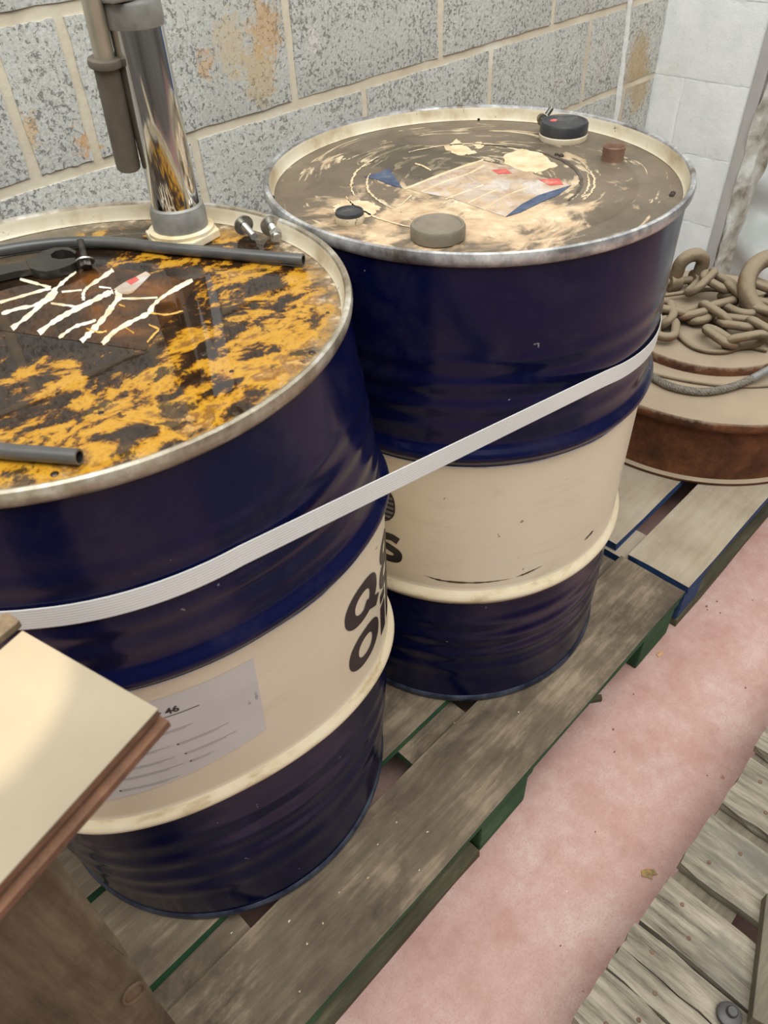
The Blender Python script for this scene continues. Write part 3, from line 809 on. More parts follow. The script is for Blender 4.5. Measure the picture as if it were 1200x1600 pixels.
# hatched sail emblem on the far drum, half hidden by the near one
def emblem(parent, S, a0, z0, w, h):
    k = math.degrees(1 / .2862)
    e = obj('emblem', ring_letter(S, a0, z0, w, h, .0022, OFF, 48, 2.6).mesh('emblem'), PB_, parent); e['label'] = 'round black hatched emblem'
    obj('emblem_ground', ring_letter(S, a0, z0, w - .004, h - .004, w * .45, OFF - .0002, 48, 2.6).mesh('emblem_ground'), MT['print_grey'], e)
    n = 9
    for i in range(n):
        y = (i + .5) / n * 2 - 1
        hw = w / 2 * (1 - abs(y) ** 2.6) ** (1 / 2.6)
        mb = MB(); b = h / n * .25
        bar_letter(mb, S, a0, z0 + y * h / 2, [(-hw, -b), (hw - .001, -b), (hw - .001, b), (-hw, b)], OFF + .0003)
        obj('hatch_bar', mb.mesh('hatch_bar'), PB_, e)
emblem(dB, SB, -173.0, .487, .118, .088)

# paper label on the near drum
LZ0, LZ1 = .395, .590
lab = obj('paper_label', wrap_grid(SA, 0, 1, 0, 1, 40, 20, lambda u, v: (-143 + u * (143 - 98.3) + (v - .5) * .8, (.405 + .035 * u) + v * (.592 - (.405 + .035 * u))), .0005).mesh('paper_label', True), MT['paper'], dA)
lab['label'] = 'white paper label'
def label_text(txt, size, a0, z0, parent, name, bold=0.0, slant=0.0, vertical=False, mat=PB_):
    cu = bpy.data.curves.new('txt', 'FONT'); cu.body = txt; cu.size = size; cu.offset = bold; cu.resolution_u = 3
    tmp = bpy.data.objects.new('txt', cu); COL.objects.link(tmp)
    me = bpy.data.meshes.new_from_object(tmp)
    bpy.data.objects.remove(tmp); bpy.data.curves.remove(cu)
    for v in me.vertices:
        x, y = v.co.x, v.co.y
        if vertical: x, y = y, -x
        v.co = on_shell(*SA, a0 + math.degrees(x / .2862), z0 + y + slant * x, .0009)
    me.name = name; me.materials.clear()
    return obj(name, me, mat, parent)
label_text('r 46', .0150, -120.9, .5605, lab, 'lettering', .0005)
def rule(a0, a1, z0, z1, th=.0009, mat=PB_):
    n = 12; vs = []; fs = []
    for i in range(n + 1):
        u = i / n
        for s in (-.5, .5): vs.append(on_shell(*SA, a0 + (a1 - a0) * u, z0 + (z1 - z0) * u + s * th, .0009))
    for i in range(n): fs.append((2 * i, 2 * i + 2, 2 * i + 3, 2 * i + 1))
    obj('printed_line', MB().add(vs, fs).mesh('printed_line'), mat, lab)
rule(-135, -111.8, .555, .556, .0013)
for a0, a1, z in ((-122, -114.5, .527), (-119.5, -107, .497), (-118.8, -106.0, .472), (-118.5, -112.5, .452), (-136, -121, .497), (-136, -121, .472), (-136, -120, .452), (-136, -122, .428)):
    rule(a0, a1, z, z, .0007, MT['print_grey']); rule(a0, a0 + (a1 - a0) * .8, z - .003, z - .003, .0006, MT['print_grey'])
    rule(a0, a0 + .5, z - .001, z - .001, .0022)
label_text('1114021', .0050, -99.6, .530, lab, 'lettering', vertical=True, mat=MT['print_grey'])
label_text('1 78', .0050, -101.6, .521, lab, 'lettering', vertical=True, mat=MT['print_grey'])

# scratches on the cream bands
def scar(parent, S, pts, w):
    vs = []; fs = []
    P = bez([(a, z, 0) for a, z in pts], 8); rnd = random.Random(int(abs(pts[0][0]) * 10))
    for i, p in enumerate(P):
        ww = w * math.sin(math.pi * (i + .4) / (len(P) + .2)) * rnd.uniform(.5, 1.2)
        for s in (-.5, .5): vs.append(on_shell(*S, p.x, p.y + s * ww, .0006))
    for i in range(len(P) - 1): fs.append((2 * i, 2 * i + 2, 2 * i + 3, 2 * i + 1))
    obj('scratch', MB().add(vs, fs).mesh('scratch'), MT['scar'], parent)
scar(dB, SB, [(-152, .350), (-146, .344), (-135, .342), (-124, .343)], .0045)
scar(dB, SB, [(-122, .344), (-118, .348), (-113, .354)], .004)
scar(dB, SB, [(-95, .362), (-92, .366), (-90, .368)], .008)
scar(dB, SB, [(-143, .290), (-138, .289), (-133, .290)], .003)
scar(dB, SB, [(-74, .42), (-72.5, .44), (-73.5, .46)], .012)
scar(dA, SA, [(-119, .330), (-115, .329), (-109, .330)], .006)

# ---- remains of labels on the lids, traced and given thickness
def lid_patch(name, poly_px, mat, parent, h=.0006, z=ZL, lab_=None):
    P = [at(x, y, z) for x, y in poly_px]
    o = obj(name, MB().prism([(p.x, p.y) for p in P], z + .0002, z + .0002 + h).mesh(name), mat, parent)
    if lab_: o['label'] = lab_
    return o
def ribbon(name, pts_px, w_px, mat, parent, seed, h=.0009):
    rnd = random.Random(seed); P = bez([(x, y, 0) for x, y in pts_px], 5); L = []; Rr = []
    for i, p in enumerate(P):
        t = (P[min(i + 1, len(P) - 1)] - P[max(i - 1, 0)]).normalized(); nn = Vector((-t.y, t.x, 0))
        ww = w_px * rnd.uniform(.5, 1.25) * .5
        L.append(p + nn * ww); Rr.append(p - nn * ww)
    vs = []; fs = []; n = len(P); z = ZL + .0006
    for i in range(n):
        a = at(L[i].x, L[i].y, z); b = at(Rr[i].x, Rr[i].y, z); m = (a + b) / 2
        lift = rnd.uniform(.5, 1.6) * h
        vs += [a, (m.x, m.y, z + lift), b]
    for i in range(n - 1):
        for k in (0, 1): fs.append((3 * i + k, 3 * i + k + 1, 3 * i + 4 + k, 3 * i + 3 + k))
    return obj(name, MB().add(vs, fs).mesh(name, True), mat, parent)
def c2(pts): return [(x / 2.069, 320 + y / 2.069) for x, y in pts]
lid_patch('glue_residue', c2([(-60, 398), (300, 447), (470, 472), (520, 400), (600, 320), (640, 238), (540, 232), (380, 205), (250, 200), (-60, 300)]), MT['residue'], dA, .0002)['label'] = 'dark brown glue square left by the label'
strips = [([(0, 315), (60, 298), (130, 278), (165, 270)], 8), ([(5, 352), (60, 335), (120, 322), (160, 290), (190, 262), (215, 240), (245, 215)], 10),
    ([(38, 400), (90, 360), (130, 325), (165, 300), (185, 280)], 12), ([(165, 318), (215, 325), (250, 330)], 7), ([(200, 282), (265, 275)], 7), ([(65, 240), (120, 255), (165, 268)], 7),
    ([(125, 415), (170, 380), (230, 345), (290, 315), (340, 290), (365, 280)], 14), ([(270, 310), (270, 285), (285, 265), (330, 235), (365, 210)], 11),
    ([(190, 430), (240, 395), (290, 380), (310, 372)], 9), ([(262, 442), (300, 405), (340, 360), (365, 325), (385, 295), (375, 278)], 16), ([(380, 302), (430, 303), (510, 300)], 6),
    ([(330, 450), (370, 410), (430, 375), (480, 350), (495, 325), (530, 295), (580, 265), (622, 243)], 13), ([(320, 265), (360, 270)], 5)]
for i, (pts, w) in enumerate(strips): ribbon('label_scrap', c2(pts), w / 2.069 * 1.25, MT['scrap'], dA, i)
for i, (pts, w) in enumerate([([(490, 350), (540, 355), (592, 343)], 6), ([(475, 445), (498, 418), (512, 402), (482, 388)], 7), ([(408, 398), (435, 416)], 6), ([(280, 400), (320, 412), (345, 408)], 6), ([(385, 322), (405, 330)], 5)]):
    ribbon('label_scrap', c2(pts), w / 2.069, MT['scrap_yellow'], dA, 40 + i)
o = lid_patch('label_scrap', c2([(368, 276), (400, 255), (440, 235), (472, 218), (488, 228), (455, 262), (430, 286), (412, 292), (390, 290)]), MT['muddy_label'], dA, .0009); o['label'] = 'torn printed corner of a label'
lid_patch('red_mark', c2([(408, 250), (440, 236), (452, 246), (424, 262)]), MT['red_print'], o, .0012)
# small oil blisters on the near lid
rnd = random.Random(5)
for (x, y) in [(112, 558), (158, 645), (65, 667), (85, 740), (372, 455), (487, 550), (512, 488), (362, 580), (318, 553)]:
    p = at(x, y, ZL); r = rnd.uniform(.002, .0036)
    obj('oil_blister', MB().lathe([(r, ZL - .0002), (r * .8, ZL + r * .12), (r * .4, ZL + r * .2), (.0002, ZL + r * .22)], 12, (p.x, p.y)).mesh('oil_blister', True), MT['oil_drop'], dA)

def c3(pts): return [(400 + x / 1.69, 150 + y / 1.69) for x, y in pts]
o = lid_patch('torn_label', c3([(395, 243), (470, 212), (560, 178), (600, 172), (690, 192), (752, 214), (832, 236), (760, 258), (700, 292), (660, 320), (600, 300), (520, 272), (440, 256)]), MT['muddy_label'], dB, .0004, lab_='torn muddy label')
lid_patch('red_mark', c3([(746, 222), (800, 219), (812, 236), (775, 238)]), MT['red_print'], o, .0008)
lid_patch('red_mark', c3([(622, 197), (660, 194), (676, 206), (640, 208)]), MT['red_print'], o, .0008)
lid_patch('blue_mark', c3([(660, 320), (700, 288), (745, 264), (832, 237), (800, 262), (752, 282), (700, 308)]), MT['blue_print'], o, .0008)
lid_patch('label_scrap', c3([(285, 214), (318, 206), (352, 192), (386, 244), (350, 234), (322, 222)]), MT['blue_print'], dB, .0006)['label'] = 'dark blue torn label corner'
for i, (pts, w) in enumerate([([(392, 246), (450, 222), (520, 195), (600, 168)], 6), ([(436, 252), (500, 225), (560, 205), (604, 182)], 5), ([(500, 272), (545, 255), (600, 234)], 4), ([(600, 300), (650, 268), (720, 240)], 4), ([(420, 178), (440, 184), (462, 196)], 5), ([(560, 282), (600, 262), (640, 245)], 4), ([(380, 290), (410, 262)], 5)]):
    ribbon('label_scrap', c3(pts), w / 1.69 * .8, MT['mud_flake'], dB, 60 + i, .0006)
# pale scraped patches of dried mud
for i, pts in enumerate([[(650, 160), (700, 140), (752, 150), (795, 186), (740, 204), (690, 196), (655, 180)], [(205, 292), (240, 276), (300, 280), (328, 296), (310, 312), (280, 330), (230, 318), (205, 306)], [(495, 140), (530, 115), (548, 130), (580, 150), (540, 158)], [(572, 128), (592, 122), (602, 132), (582, 142)]]):
    P = c3(pts); rr = random.Random(i); Q = []
    for a, b in zip(P, P[1:] + P[:1]):
        for u in (0, .17, .34, .5, .67, .84): Q.append((a[0] + (b[0] - a[0]) * u + rr.uniform(-3, 3), a[1] + (b[1] - a[1]) * u + rr.uniform(-1.5, 1.5)))
    lid_patch('dry_mud_flake', Q, MT['mud_flake'], dB, .0007)

# dark groove of a circle scraped round the middle of the far lid
def arc(r0, a0, a1, w, mat, seed):
    rnd = random.Random(seed); vs = []; fs = []; n = 40
    for i in range(n + 1):
        a = math.radians(a0 + (a1 - a0) * i / n); ww = w * (.4 + .6 * math.sin(math.pi * i / n)) * rnd.uniform(.5, 1.3); r = r0 + rnd.uniform(-.001, .001)
        for q in (r - ww / 2, r + ww / 2): vs.append((BX + q * math.cos(a), BY + q * math.sin(a), ZL + .0009))
    for i in range(n): fs.append((2 * i, 2 * i + 1, 2 * i + 3, 2 * i + 2))
    obj('scraped_arc', MB().add(vs, fs).mesh('scraped_arc'), mat, dB)
arc(.148, -85, 35, .0065, MT['dark_mud'], 1); arc(.152, 20, 80, .004, MT['mud_flake'], 2); arc(.165, -80, -35, .003, MT['mud_flake'], 3); arc(.158, -75, -45, .003, MT['mud_flake'], 4); arc(.172, 95, 150, .004, MT['mud_flake'], 5); arc(.15, 120, 175, .0035, MT['mud_flake'], 6); arc(.185, 150, 200, .004, MT['mud_flake'], 7)
# caps on the far drum
def cap(px, py, r, h, mat, label, ring=None, grip=0):
    p = at(px, py, ZL); c = (p.x, p.y); z = ZL
    t = obj('bung_cap', MB().lathe([(r * .94, z + (.008 if ring else .0)), (r, z + (.010 if ring else .002)), (r, z + h - .003), (r * .95, z + h), (r * .86, z + h), (r * .83, z + h - .0012), (.0005, z + h - .0012)], 48, c, cap1=True).mesh('bung_cap', True), mat, dB)
    t['label'] = label
    if ring: obj('cap_seal', MB().lathe([(r * .97, z), (r * 1.0, z + .002), (r * 1.01, z + .0085), (r * .98, z + .010), (r * .7, z + .010)], 48, c).mesh('cap_seal', True), ring, t)['label'] = 'cream ring under the cap'
    return t, c
big, cb = cap(879, 217, .0365, .026, MT['cap_black'], 'large black cap on a cream ring', MT['lip'])
mb = MB(); mb.prism([(cb[0] - .006 + .007 * math.cos(a * .9), cb[1] + .016 + .005 * math.sin(a * .9)) for a in range(7)], ZL + .0248, ZL + .0254)
obj('red_sticker', mb.mesh('red_sticker'), MT['red_sticker'], big)
cap(684, 371, .0335, .017, MT['cap_grey'], 'muddy grey flat cap')
cap(547, 346, .0185, .014, MT['cap_black'], 'small black cap', MT['lip'])
p = at(957, 249, ZL)
o = obj('bung_cap', MB().lathe([(.0165, ZL), (.0155, ZL + .004), (.0160, ZL + .018), (.0150, ZL + .019), (.0140, ZL + .018), (.0130, ZL + .012), (.0005, ZL + .012)], 36, (p.x, p.y), cap1=True).mesh('bung_cap', True), MT['cap_brown'], dB); o['label'] = 'small rusty brown plug'
# crumbs of grit on the far lid and along its rim
rnd = random.Random(9)
for (x, y) in [(750, 183), (757, 182), (748, 185), (431, 266), (530, 215), (870, 240), (877, 242), (1020, 235), (1052, 300), (1050, 303), (562, 377), (1046, 243), (425, 307), (680, 187)]:
    p = at(x, y, ZL + .002); s = rnd.uniform(.0022, .0045)
    mb = MB(); mb.lathe([(s, ZL), (s * .9, ZL + s * .6), (.0002, ZL + s)], 6, (p.x, p.y))
    obj('grit_crumb', mb.mesh('grit_crumb'), MT['grit'], dB)
# a curl of cream paint that has come away inside the far rim
a = math.radians(-8)
vs = [(BX + .2822 * math.cos(a + d), BY + .2822 * math.sin(a + d), z) for d in (-.03, 0, .03) for z in (ZL + .001, H - .004)]

# ------------------------------------------------------------------ strap round both drums
def strap():
    r = .2925
    D = Vector((BX, BY)); L = D.length; th = math.atan2(BY, BX)
    aA = th - math.pi / 2                       # tangent angle on the camera side, the same on both drums
    zA, zB = .748, .689
    path = []
    def radA(a, z): return max(profile(z, .618, .327) + dent(a, z), .2862) + .0016
    n = 60
    for i in range(n + 1):                      # round the near drum, from the back to the front tangent
        a = th + math.pi / 2 + math.pi * i / n
        z = .715 + (zA - .715) * min(1, i / n * 1.25)
        rr = radA(a, z); path.append((rr * math.cos(a), rr * math.sin(a), z, a))
    a0 = path[-1]
    rB = .2862 + .0016
    b0 = (BX + rB * math.cos(aA), BY + rB * math.sin(aA), zB)
    for i in range(1, 16):
        u = i / 16
        path.append((a0[0] + (b0[0] - a0[0]) * u, a0[1] + (b0[1] - a0[1]) * u, zA + (zB - zA) * u, aA))
    for i in range(n + 1):
        a = aA + math.pi * i / n
        z = zB - .02 * min(1, i / n * 2.5)
        rr = max(profile(z, .583, .288), .2862) + .0016
        path.append((BX + rr * math.cos(a), BY + rr * math.sin(a), z, a))
    e = path[-1]; s = path[0]
    for i in range(1, 16):
        u = i / 16
        path.append((e[0] + (s[0] - e[0]) * u, e[1] + (s[1] - e[1]) * u, e[2] + (s[2] - e[2]) * u, th + math.pi / 2))
    w = .0255; K = 17; vs = []; fs = []; N = len(path)
    for (x, y, z, a) in path:
        nx, ny = math.cos(a), math.sin(a)
        for k in range(K):
            rib = .00012 * (k % 2)
            vs.append((x + nx * (.0006 + rib), y + ny * (.0006 + rib), z - w / 2 + w * k / (K - 1)))
        vs.append((x - nx * .0003, y - ny * .0003, z + w / 2)); vs.append((x - nx * .0003, y - ny * .0003, z - w / 2))
    M = K + 2
    for i in range(N):
        j = (i + 1) % N
        for k in range(M):
            k2 = (k + 1) % M
            fs.append((i * M + k, j * M + k, j * M + k2, i * M + k2))
    o = obj('packing_strap', MB().add(vs, fs).mesh('packing_strap', False), MT['strap'])
    tag(o, 'white ribbed plastic packing strap tied round both drums', 'strap')
strap()

# ------------------------------------------------------------------ hand pump on the near drum
PX, PY = .205, .098
t = thing('hand_pump', 'chrome tube hand pump standing upright on the near drum lid', 'hand pump', (PX, PY, ZL))
hexp = [(PX + .047 * math.cos(a), PY + .047 * math.sin(a)) for a in [math.radians(60 * i + 12) for i in range(6)]]
obj('flange', MB().prism(hexp, ZL + .0004, ZL + .010).mesh('flange', bevel=.0015), MT['flange'], t)['label'] = 'cream hexagonal flange'
obj('flange_ring', MB().lathe([(.040, ZL + .010), (.040, ZL + .014), (.036, ZL + .0155), (.030, ZL + .0155)], 48, (PX, PY)).mesh('flange_ring', True), MT['flange'], t)
obj('lower_collar', MB().lathe([(.0335, ZL + .014), (.0335, ZL + .034), (.0325, ZL + .037), (.0318, ZL + .041), (.0285, ZL + .043)], 48, (PX, PY)).mesh('lower_collar', True), MT['cast'], t)
obj('tube', MB().lathe([(.0285, ZL + .030), (.0285, 1.105)], 64, (PX, PY)).mesh('tube', True), MT['chrome'], t)['label'] = 'polished chrome tube'
obj('upper_collar', MB().lathe([(.0286, 1.096), (.0300, 1.096), (.0306, 1.098), (.0306, 1.116), (.0295, 1.119), (.024, 1.120)], 48, (PX, PY)).mesh('upper_collar', True), MT['cast'], t)
obj('head', MB().lathe([(.024, 1.110), (.024, 1.150), (.034, 1.155), (.036, 1.20), (.030, 1.215), (.010, 1.22)], 48, (PX, PY), cap1=True).mesh('head', True), MT['cast'], t)
LFT = Vector((-.70, .714, 0)); FRT = Vector((-.69, -.72, 0)); P0 = Vector((PX, PY, 0))
def lev(z):
    k = (z - .958) / (1.25 - .958)
    return P0 + LFT * (.0435 + (.022 - .0435) * k) + FRT * (.008 + (.038 - .008) * k) + Vector((0, 0, z))
obj('bracket', MB().box(PX - .034, PX - .004, PY - .024, PY + .004, 1.1205, 1.128).mesh('bracket', bevel=.002), MT['cast'], t)
hl = obj('lever', MB().tube([lev(1.04), lev(1.15), lev(1.25)], .0105, 20).mesh('lever', True), MT['pipe_beige'], t); hl['label'] = 'dull steel lever'
gr = [(.0120, .9575), (.0134, .959), (.0138, .965), (.0137, 1.050), (.0137, 1.0645), (.0178, 1.065), (.0183, 1.069), (.0174, 1.072), (.0110, 1.0725)]
mb = MB().tube([lev(z) for r, z in gr], [r for r, z in gr], 28)
obj('grip', mb.mesh('grip', True), MT['grip'], t)['label'] = 'grey rubber grip with a flared collar'

# ------------------------------------------------------------------ loose things on the lids
def hose(name, pts, r, label):
    P = bez(pts, 10)
    t = thing(name, label, 'hose', tuple(P[0]), 'cut lengths of hose on the near drum')
    obj('outer_tube', MB().tube(P, r, 18, caps=False).mesh('outer_tube', True), MT['hose'], t)
    e = P[-1]; d = (P[-1] - P[-2]).normalized()
    mb = MB(); mb.tube([e - d * .012, e + d * .0001], r * .72, 18, caps=False); mb.tube([e - d * .012, e - d * .0115], r * .73, 18, caps=True)
    obj('bore', mb.mesh('bore', True), MT['hose_hole'], t)
    mb = MB(); n = 18
    # annular cut face
    up = Vector((0, 0, 1)); a = (up - d * up.dot(d)).normalized(); b = d.cross(a); vs = []; fs = []
    for k in range(n):
        q = 2 * math.pi * k / n
        for rr in (r, r * .72): vs.append(e + (a * math.cos(q) + b * math.sin(q)) * rr)
    for k in range(n):
        k2 = (k + 1) % n; fs.append((2 * k, 2 * k2, 2 * k2 + 1, 2 * k + 1))
    obj('cut_face', mb.add(vs, fs).mesh('cut_face'), MT['hose'], t)
    return t
hr = .0068; zh = ZL + hr + .0006
def hp(x, y, dz=0): p = at(x, y, zh + dz); return (p.x, p.y, zh + dz)
hose('hose', [(-.36, .16, H - .10), (-.318, .155, H - .03), (-.292, .160, H + .009), (-.255, .175, H + .012), (-.15, .225, H - .006), hp(-60, 402, .004), hp(0, 392), hp(60, 383), hp(120, 378), hp(190, 380), hp(260, 388), hp(330, 394), hp(400, 400), hp(474, 406)], hr, 'long black rubber hose lying across the near drum lid in front of the pump')
hose('hose', [(-.37, .03, H - .12), (-.332, .022, H - .04), (-.302, .012, H + .006), (-.272, -.004, H + .011), (-.235, -.035, H - .004), (-.195, -.088, zh + .002), hp(0, 704), hp(60, 709), hp(124, 714)], hr, 'short cut grey hose end lying at the front of the near drum lid')

def c1(pts): return [(x / 4, 300 + y / 4) for x, y in pts]
ol = c1([(-120, 480), (0, 458), (160, 428), (215, 410), (270, 372), (340, 352), (430, 350), (478, 374), (472, 392), (440, 372), (395, 364), (345, 374), (318, 396), (326, 416), (370, 425), (440, 417), (470, 416), (476, 440), (440, 462), (370, 486), (290, 503), (240, 498), (190, 480), (100, 492), (0, 515), (-120, 540)])
zw = ZL + .0007
P = [at(x, y, zw + .009) for x, y in ol]
poly = [(p.x, p.y) for p in P]
wt = thing('spanner', 'black open ended spanner lying on the near drum lid', 'spanner', (poly[6][0], poly[6][1], ZL))
jaw = poly[2:23]; han = [poly[0], poly[1], poly[2], poly[22], poly[23], poly[24], poly[25]]
obj('jaw', MB().prism(jaw, zw, zw + .010).mesh('jaw'), MT['wrench'], wt)
obj('handle', MB().prism(han, zw + .001, zw + .0085).mesh('handle'), MT['wrench'], wt)

def bolt(px, py, heading, tilt, label, mat, z0, length=.026, s=1.0, nut=False):
    p = at(px, py, z0)
    t = thing('bolt', label, 'bolt', (p.x, p.y, z0), 'loose bolts with washers on the drum lids')
    R_ = Matrix.Translation((p.x, p.y, z0)) @ Matrix.Rotation(heading, 4, 'Z') @ Matrix.Rotation(tilt, 4, 'Y')
    def place(mb): mb.v = [tuple(R_ @ Vector(q)) for q in mb.v]; return mb
    hexa = [(.0072 * s * math.cos(math.radians(60 * i)), .0072 * s * math.sin(math.radians(60 * i))) for i in range(6)]
    # axis along local z: head below the washer
    obj('head', place(MB().prism(hexa, -.0075 * s, -.0012 * s)).mesh('head', bevel=.0005), mat, t)
    obj('washer', place(MB().lathe([(.0042 * s, -.0012 * s), (.0108 * s, -.0012 * s), (.0108 * s, .0006 * s), (.0042 * s, .0006 * s)], 28, closed=True)).mesh('washer', True), MT['zinc'], t)
    pr = []
    for i in range(24):
        z = .0006 * s + (length - .001) * s * i / 23
        pr.append(((.0040 if i % 2 else .0034) * s, z))
    obj('shank', place(MB().lathe(pr, 16, cap0=True, cap1=True)).mesh('shank', True), mat, t)
    if nut: obj('nut', place(MB().prism([(q[0] * .9, q[1] * .9) for q in hexa], (length - .009) * s, (length - .003) * s)).mesh('nut', bevel=.0005), MT['zinc'], t)
    return t
bolt(381, 352, math.radians(-104), math.radians(99), 'left one of the two bright zinc bolts by the near drum rim', MT['zinc'], ZL + .0125, s=1.15)
bolt(424, 353, math.radians(-116), math.radians(99), 'right one of the two bright zinc bolts, with a nut on its end', MT['zinc'], ZL + .0135, s=1.25, length=.023, nut=True)
bolt(133, 408, math.radians(62), math.radians(48), 'dark oily bolt leaning beside the spanner jaws', MT['zinc_dark'], ZL + .010)
bolt(849, 187, math.radians(10), math.radians(70), 'small dark bolt propped behind the large black cap on the far drum', MT['zinc_dark'], ZL + .018, length=.028)

# ------------------------------------------------------------------ rusty wheel on the blue pallet
WX, WY = 1.605, -.080
t = thing('flanged_sheave', 'big rusty flanged iron sheave lying flat under the chain, coated in beige dust', 'sheave', (WX, WY, 0))
prof = [(.12, .001), (.399, .001), (.4025, .004), (.4025, .009), (.398, .012), (.391, .013), (.390, .030), (.390, .150), (.393, .160), (.402, .163), (.4055, .168), (.4060, .184), (.402, .190), (.395, .192), (.30, .195), (.247, .197), (.12, .197)]
obj('rim', MB().lathe(prof, 128, (WX, WY), closed=True).mesh('rim', True), MT['wheel'], t)['label'] = 'rust brown rim with two flanges'
obj('hub_plate', MB().lathe([(.2375, .1965), (.237, .200), (.236, .217), (.233, .221), (.222, .223), (.15, .225), (.10, .226), (.0005, .226)], 96, (WX + .018, WY + .022), cap1=True).mesh('hub_plate', True), MT['wheel'], t)['label'] = 'raised round hub plate thick with dust'
ZW = .226
def link_mesh(name, L, W, r, seg=10, n=28):
    path = []; s = (L - W) / 2
    for i in range(n):
        a = 2 * math.pi * i / n
        x = (W / 2 - r) * math.cos(a); y = (W / 2 - r) * math.sin(a)
        path.append((x, y + (s if math.sin(a) >= 0 else -s), 0))
    return MB().tube(path, r, seg, closed=True).mesh(name, True)
LM = link_mesh('link', .112, .070, .0115)
ch = thing('chain', 'heavy dusty iron chain heaped on top of the rusty wheel', 'chain', (WX - .05, WY - .08, ZW))
def chain_run(pts, flip=0, seed=0, pitch=.070):
    P = bez(pts, 24); rnd = random.Random(seed)
    # resample at the pitch
    out = [P[0]]; acc = 0
    for a, b in zip(P[:-1], P[1:]):
        d = (b - a).length; acc += d
        if acc >= pitch: out.append(b); acc = 0
    for i in range(len(out) - 1):
        a, b = out[i], out[i + 1]; m = (a + b) / 2; d = (b - a).normalized()
        roll = (math.radians(10) if (i + flip) % 2 else math.radians(48)) + rnd.uniform(-.2, .2)
        up = Vector((0, 0, 1)); x = d.cross(up).normalized(); zz = x.cross(d)
        X = x * math.cos(roll) + zz * math.sin(roll); Z = X.cross(d)
        M = Matrix((X, d, Z)).transposed().to_4x4(); M.translation = m
        o = bpy.data.objects.new('link', LM); COL.objects.link(o); o.parent = ch
        o.matrix_parent_inverse = Matrix.Translation(-ch.location); o.matrix_basis = M
LM.materials.append(MT['chain'])
def c6(x, y, z):
    if z > .2335: z += .010
    p = at(1020 + x / 6.155, 360 + y / 6.155, z)
    return (p.x, p.y, z)
chain_run([c6(30, 760, .245), c6(240, 815, .243), c6(480, 745, .252), c6(620, 850, .248), c6(820, 880, .248), c6(960, 900, .252), c6(1120, 1010, .25), c6(1300, 1000, .25)], 0, 1)
chain_run([c6(560, 960, .243), c6(700, 1070, .241), c6(900, 1100, .241), c6(1080, 1010, .262), c6(1250, 940, .27)], 1, 2)
chain_run([c6(120, 1010, .241), c6(130, 860, .243), c6(60, 700, .243), c6(-120, 640, .243)], 1, 3)
chain_run([c6(400, 560, .262), c6(470, 420, .285), c6(640, 500, .275), c6(760, 560, .27), c6(860, 660, .262), c6(1000, 720, .262), c6(1200, 760, .262)], 0, 4)
chain_run([c6(930, 480, .30), c6(1060, 560, .285), c6(1180, 560, .28), c6(1350, 600, .27)], 1, 5)
chain_run([c6(420, 860, .238), c6(640, 700, .24), c6(820, 760, .245), c6(1000, 830, .262)], 1, 6)
chain_run([c6(700, 640, .242), c6(900, 700, .242), c6(1050, 640, .246), c6(1250, 700, .245), c6(1400, 820, .245)], 0, 8)
# big shackle leaning on the heap
def bow(name, label, M, r, R, leg, pin=True):
    t = thing(name, label, 'shackle', tuple(M.translation))
    path = [(-R, -leg, 0)] + [(-R, -leg * (1 - i / 4), 0) for i in range(1, 4)]
    path += [(R * math.cos(math.pi - math.pi * i / 24), R * math.sin(math.pi * i / 24), 0) for i in range(25)]
    path += [(R, -leg * i / 4, 0) for i in range(1, 5)]
    mb = MB().tube(path, r, 18)
    mb.v = [tuple(M @ Vector(q)) for q in mb.v]
    obj('bow', mb.mesh('bow', True), MT['chain'], t)
    for s in (-1, 1):
        mb = MB().lathe([(r * .55, -r * .9), (r * 1.45, -r * .85), (r * 1.5, -r * .5), (r * 1.5, r * .5), (r * 1.45, r * .85), (r * .55, r * .9)], 24, closed=True)
        Q = M @ Matrix.Translation((s * R, -leg - r * .8, 0)) @ Matrix.Rotation(math.pi / 2, 4, 'Y')
        mb.v = [tuple(Q @ Vector(q)) for q in mb.v]
        obj('eye', mb.mesh('eye', True), MT['chain'], t)
    if pin:
        mb = MB().tube([(-R - r * 2.0, -leg - r * .8, 0), (R + r * 2.0, -leg - r * .8, 0)], r * .6, 16)
        mb.v = [tuple(M @ Vector(q)) for q in mb.v]
        obj('pin', mb.mesh('pin', True), MT['chain'], t)
    return t
def frame(p, xdir, ydir):
    x = Vector(xdir).normalized(); y = Vector(ydir); y = (y - x * y.dot(x)).normalized(); z = x.cross(y)
    M = Matrix((x, y, z)).transposed().to_4x4(); M.translation = Vector(p); return M
pc = at(1208, 448, .305)
bow('shackle', 'large thick dusty shackle resting on the chain at the right picture edge', frame(pc, (.30, .55, .80), (-.70, .55, .02)), .0225, .075, .09)
pb = at(1078, 432, .275)
bow('shackle', 'smaller dusty shackle on edge at the back of the chain heap, beside the far drum', frame((pb.x + .01, pb.y + .01, .300), (.78, -.62, .0), (-.1, -.1, 1)), .0185, .034, .032)
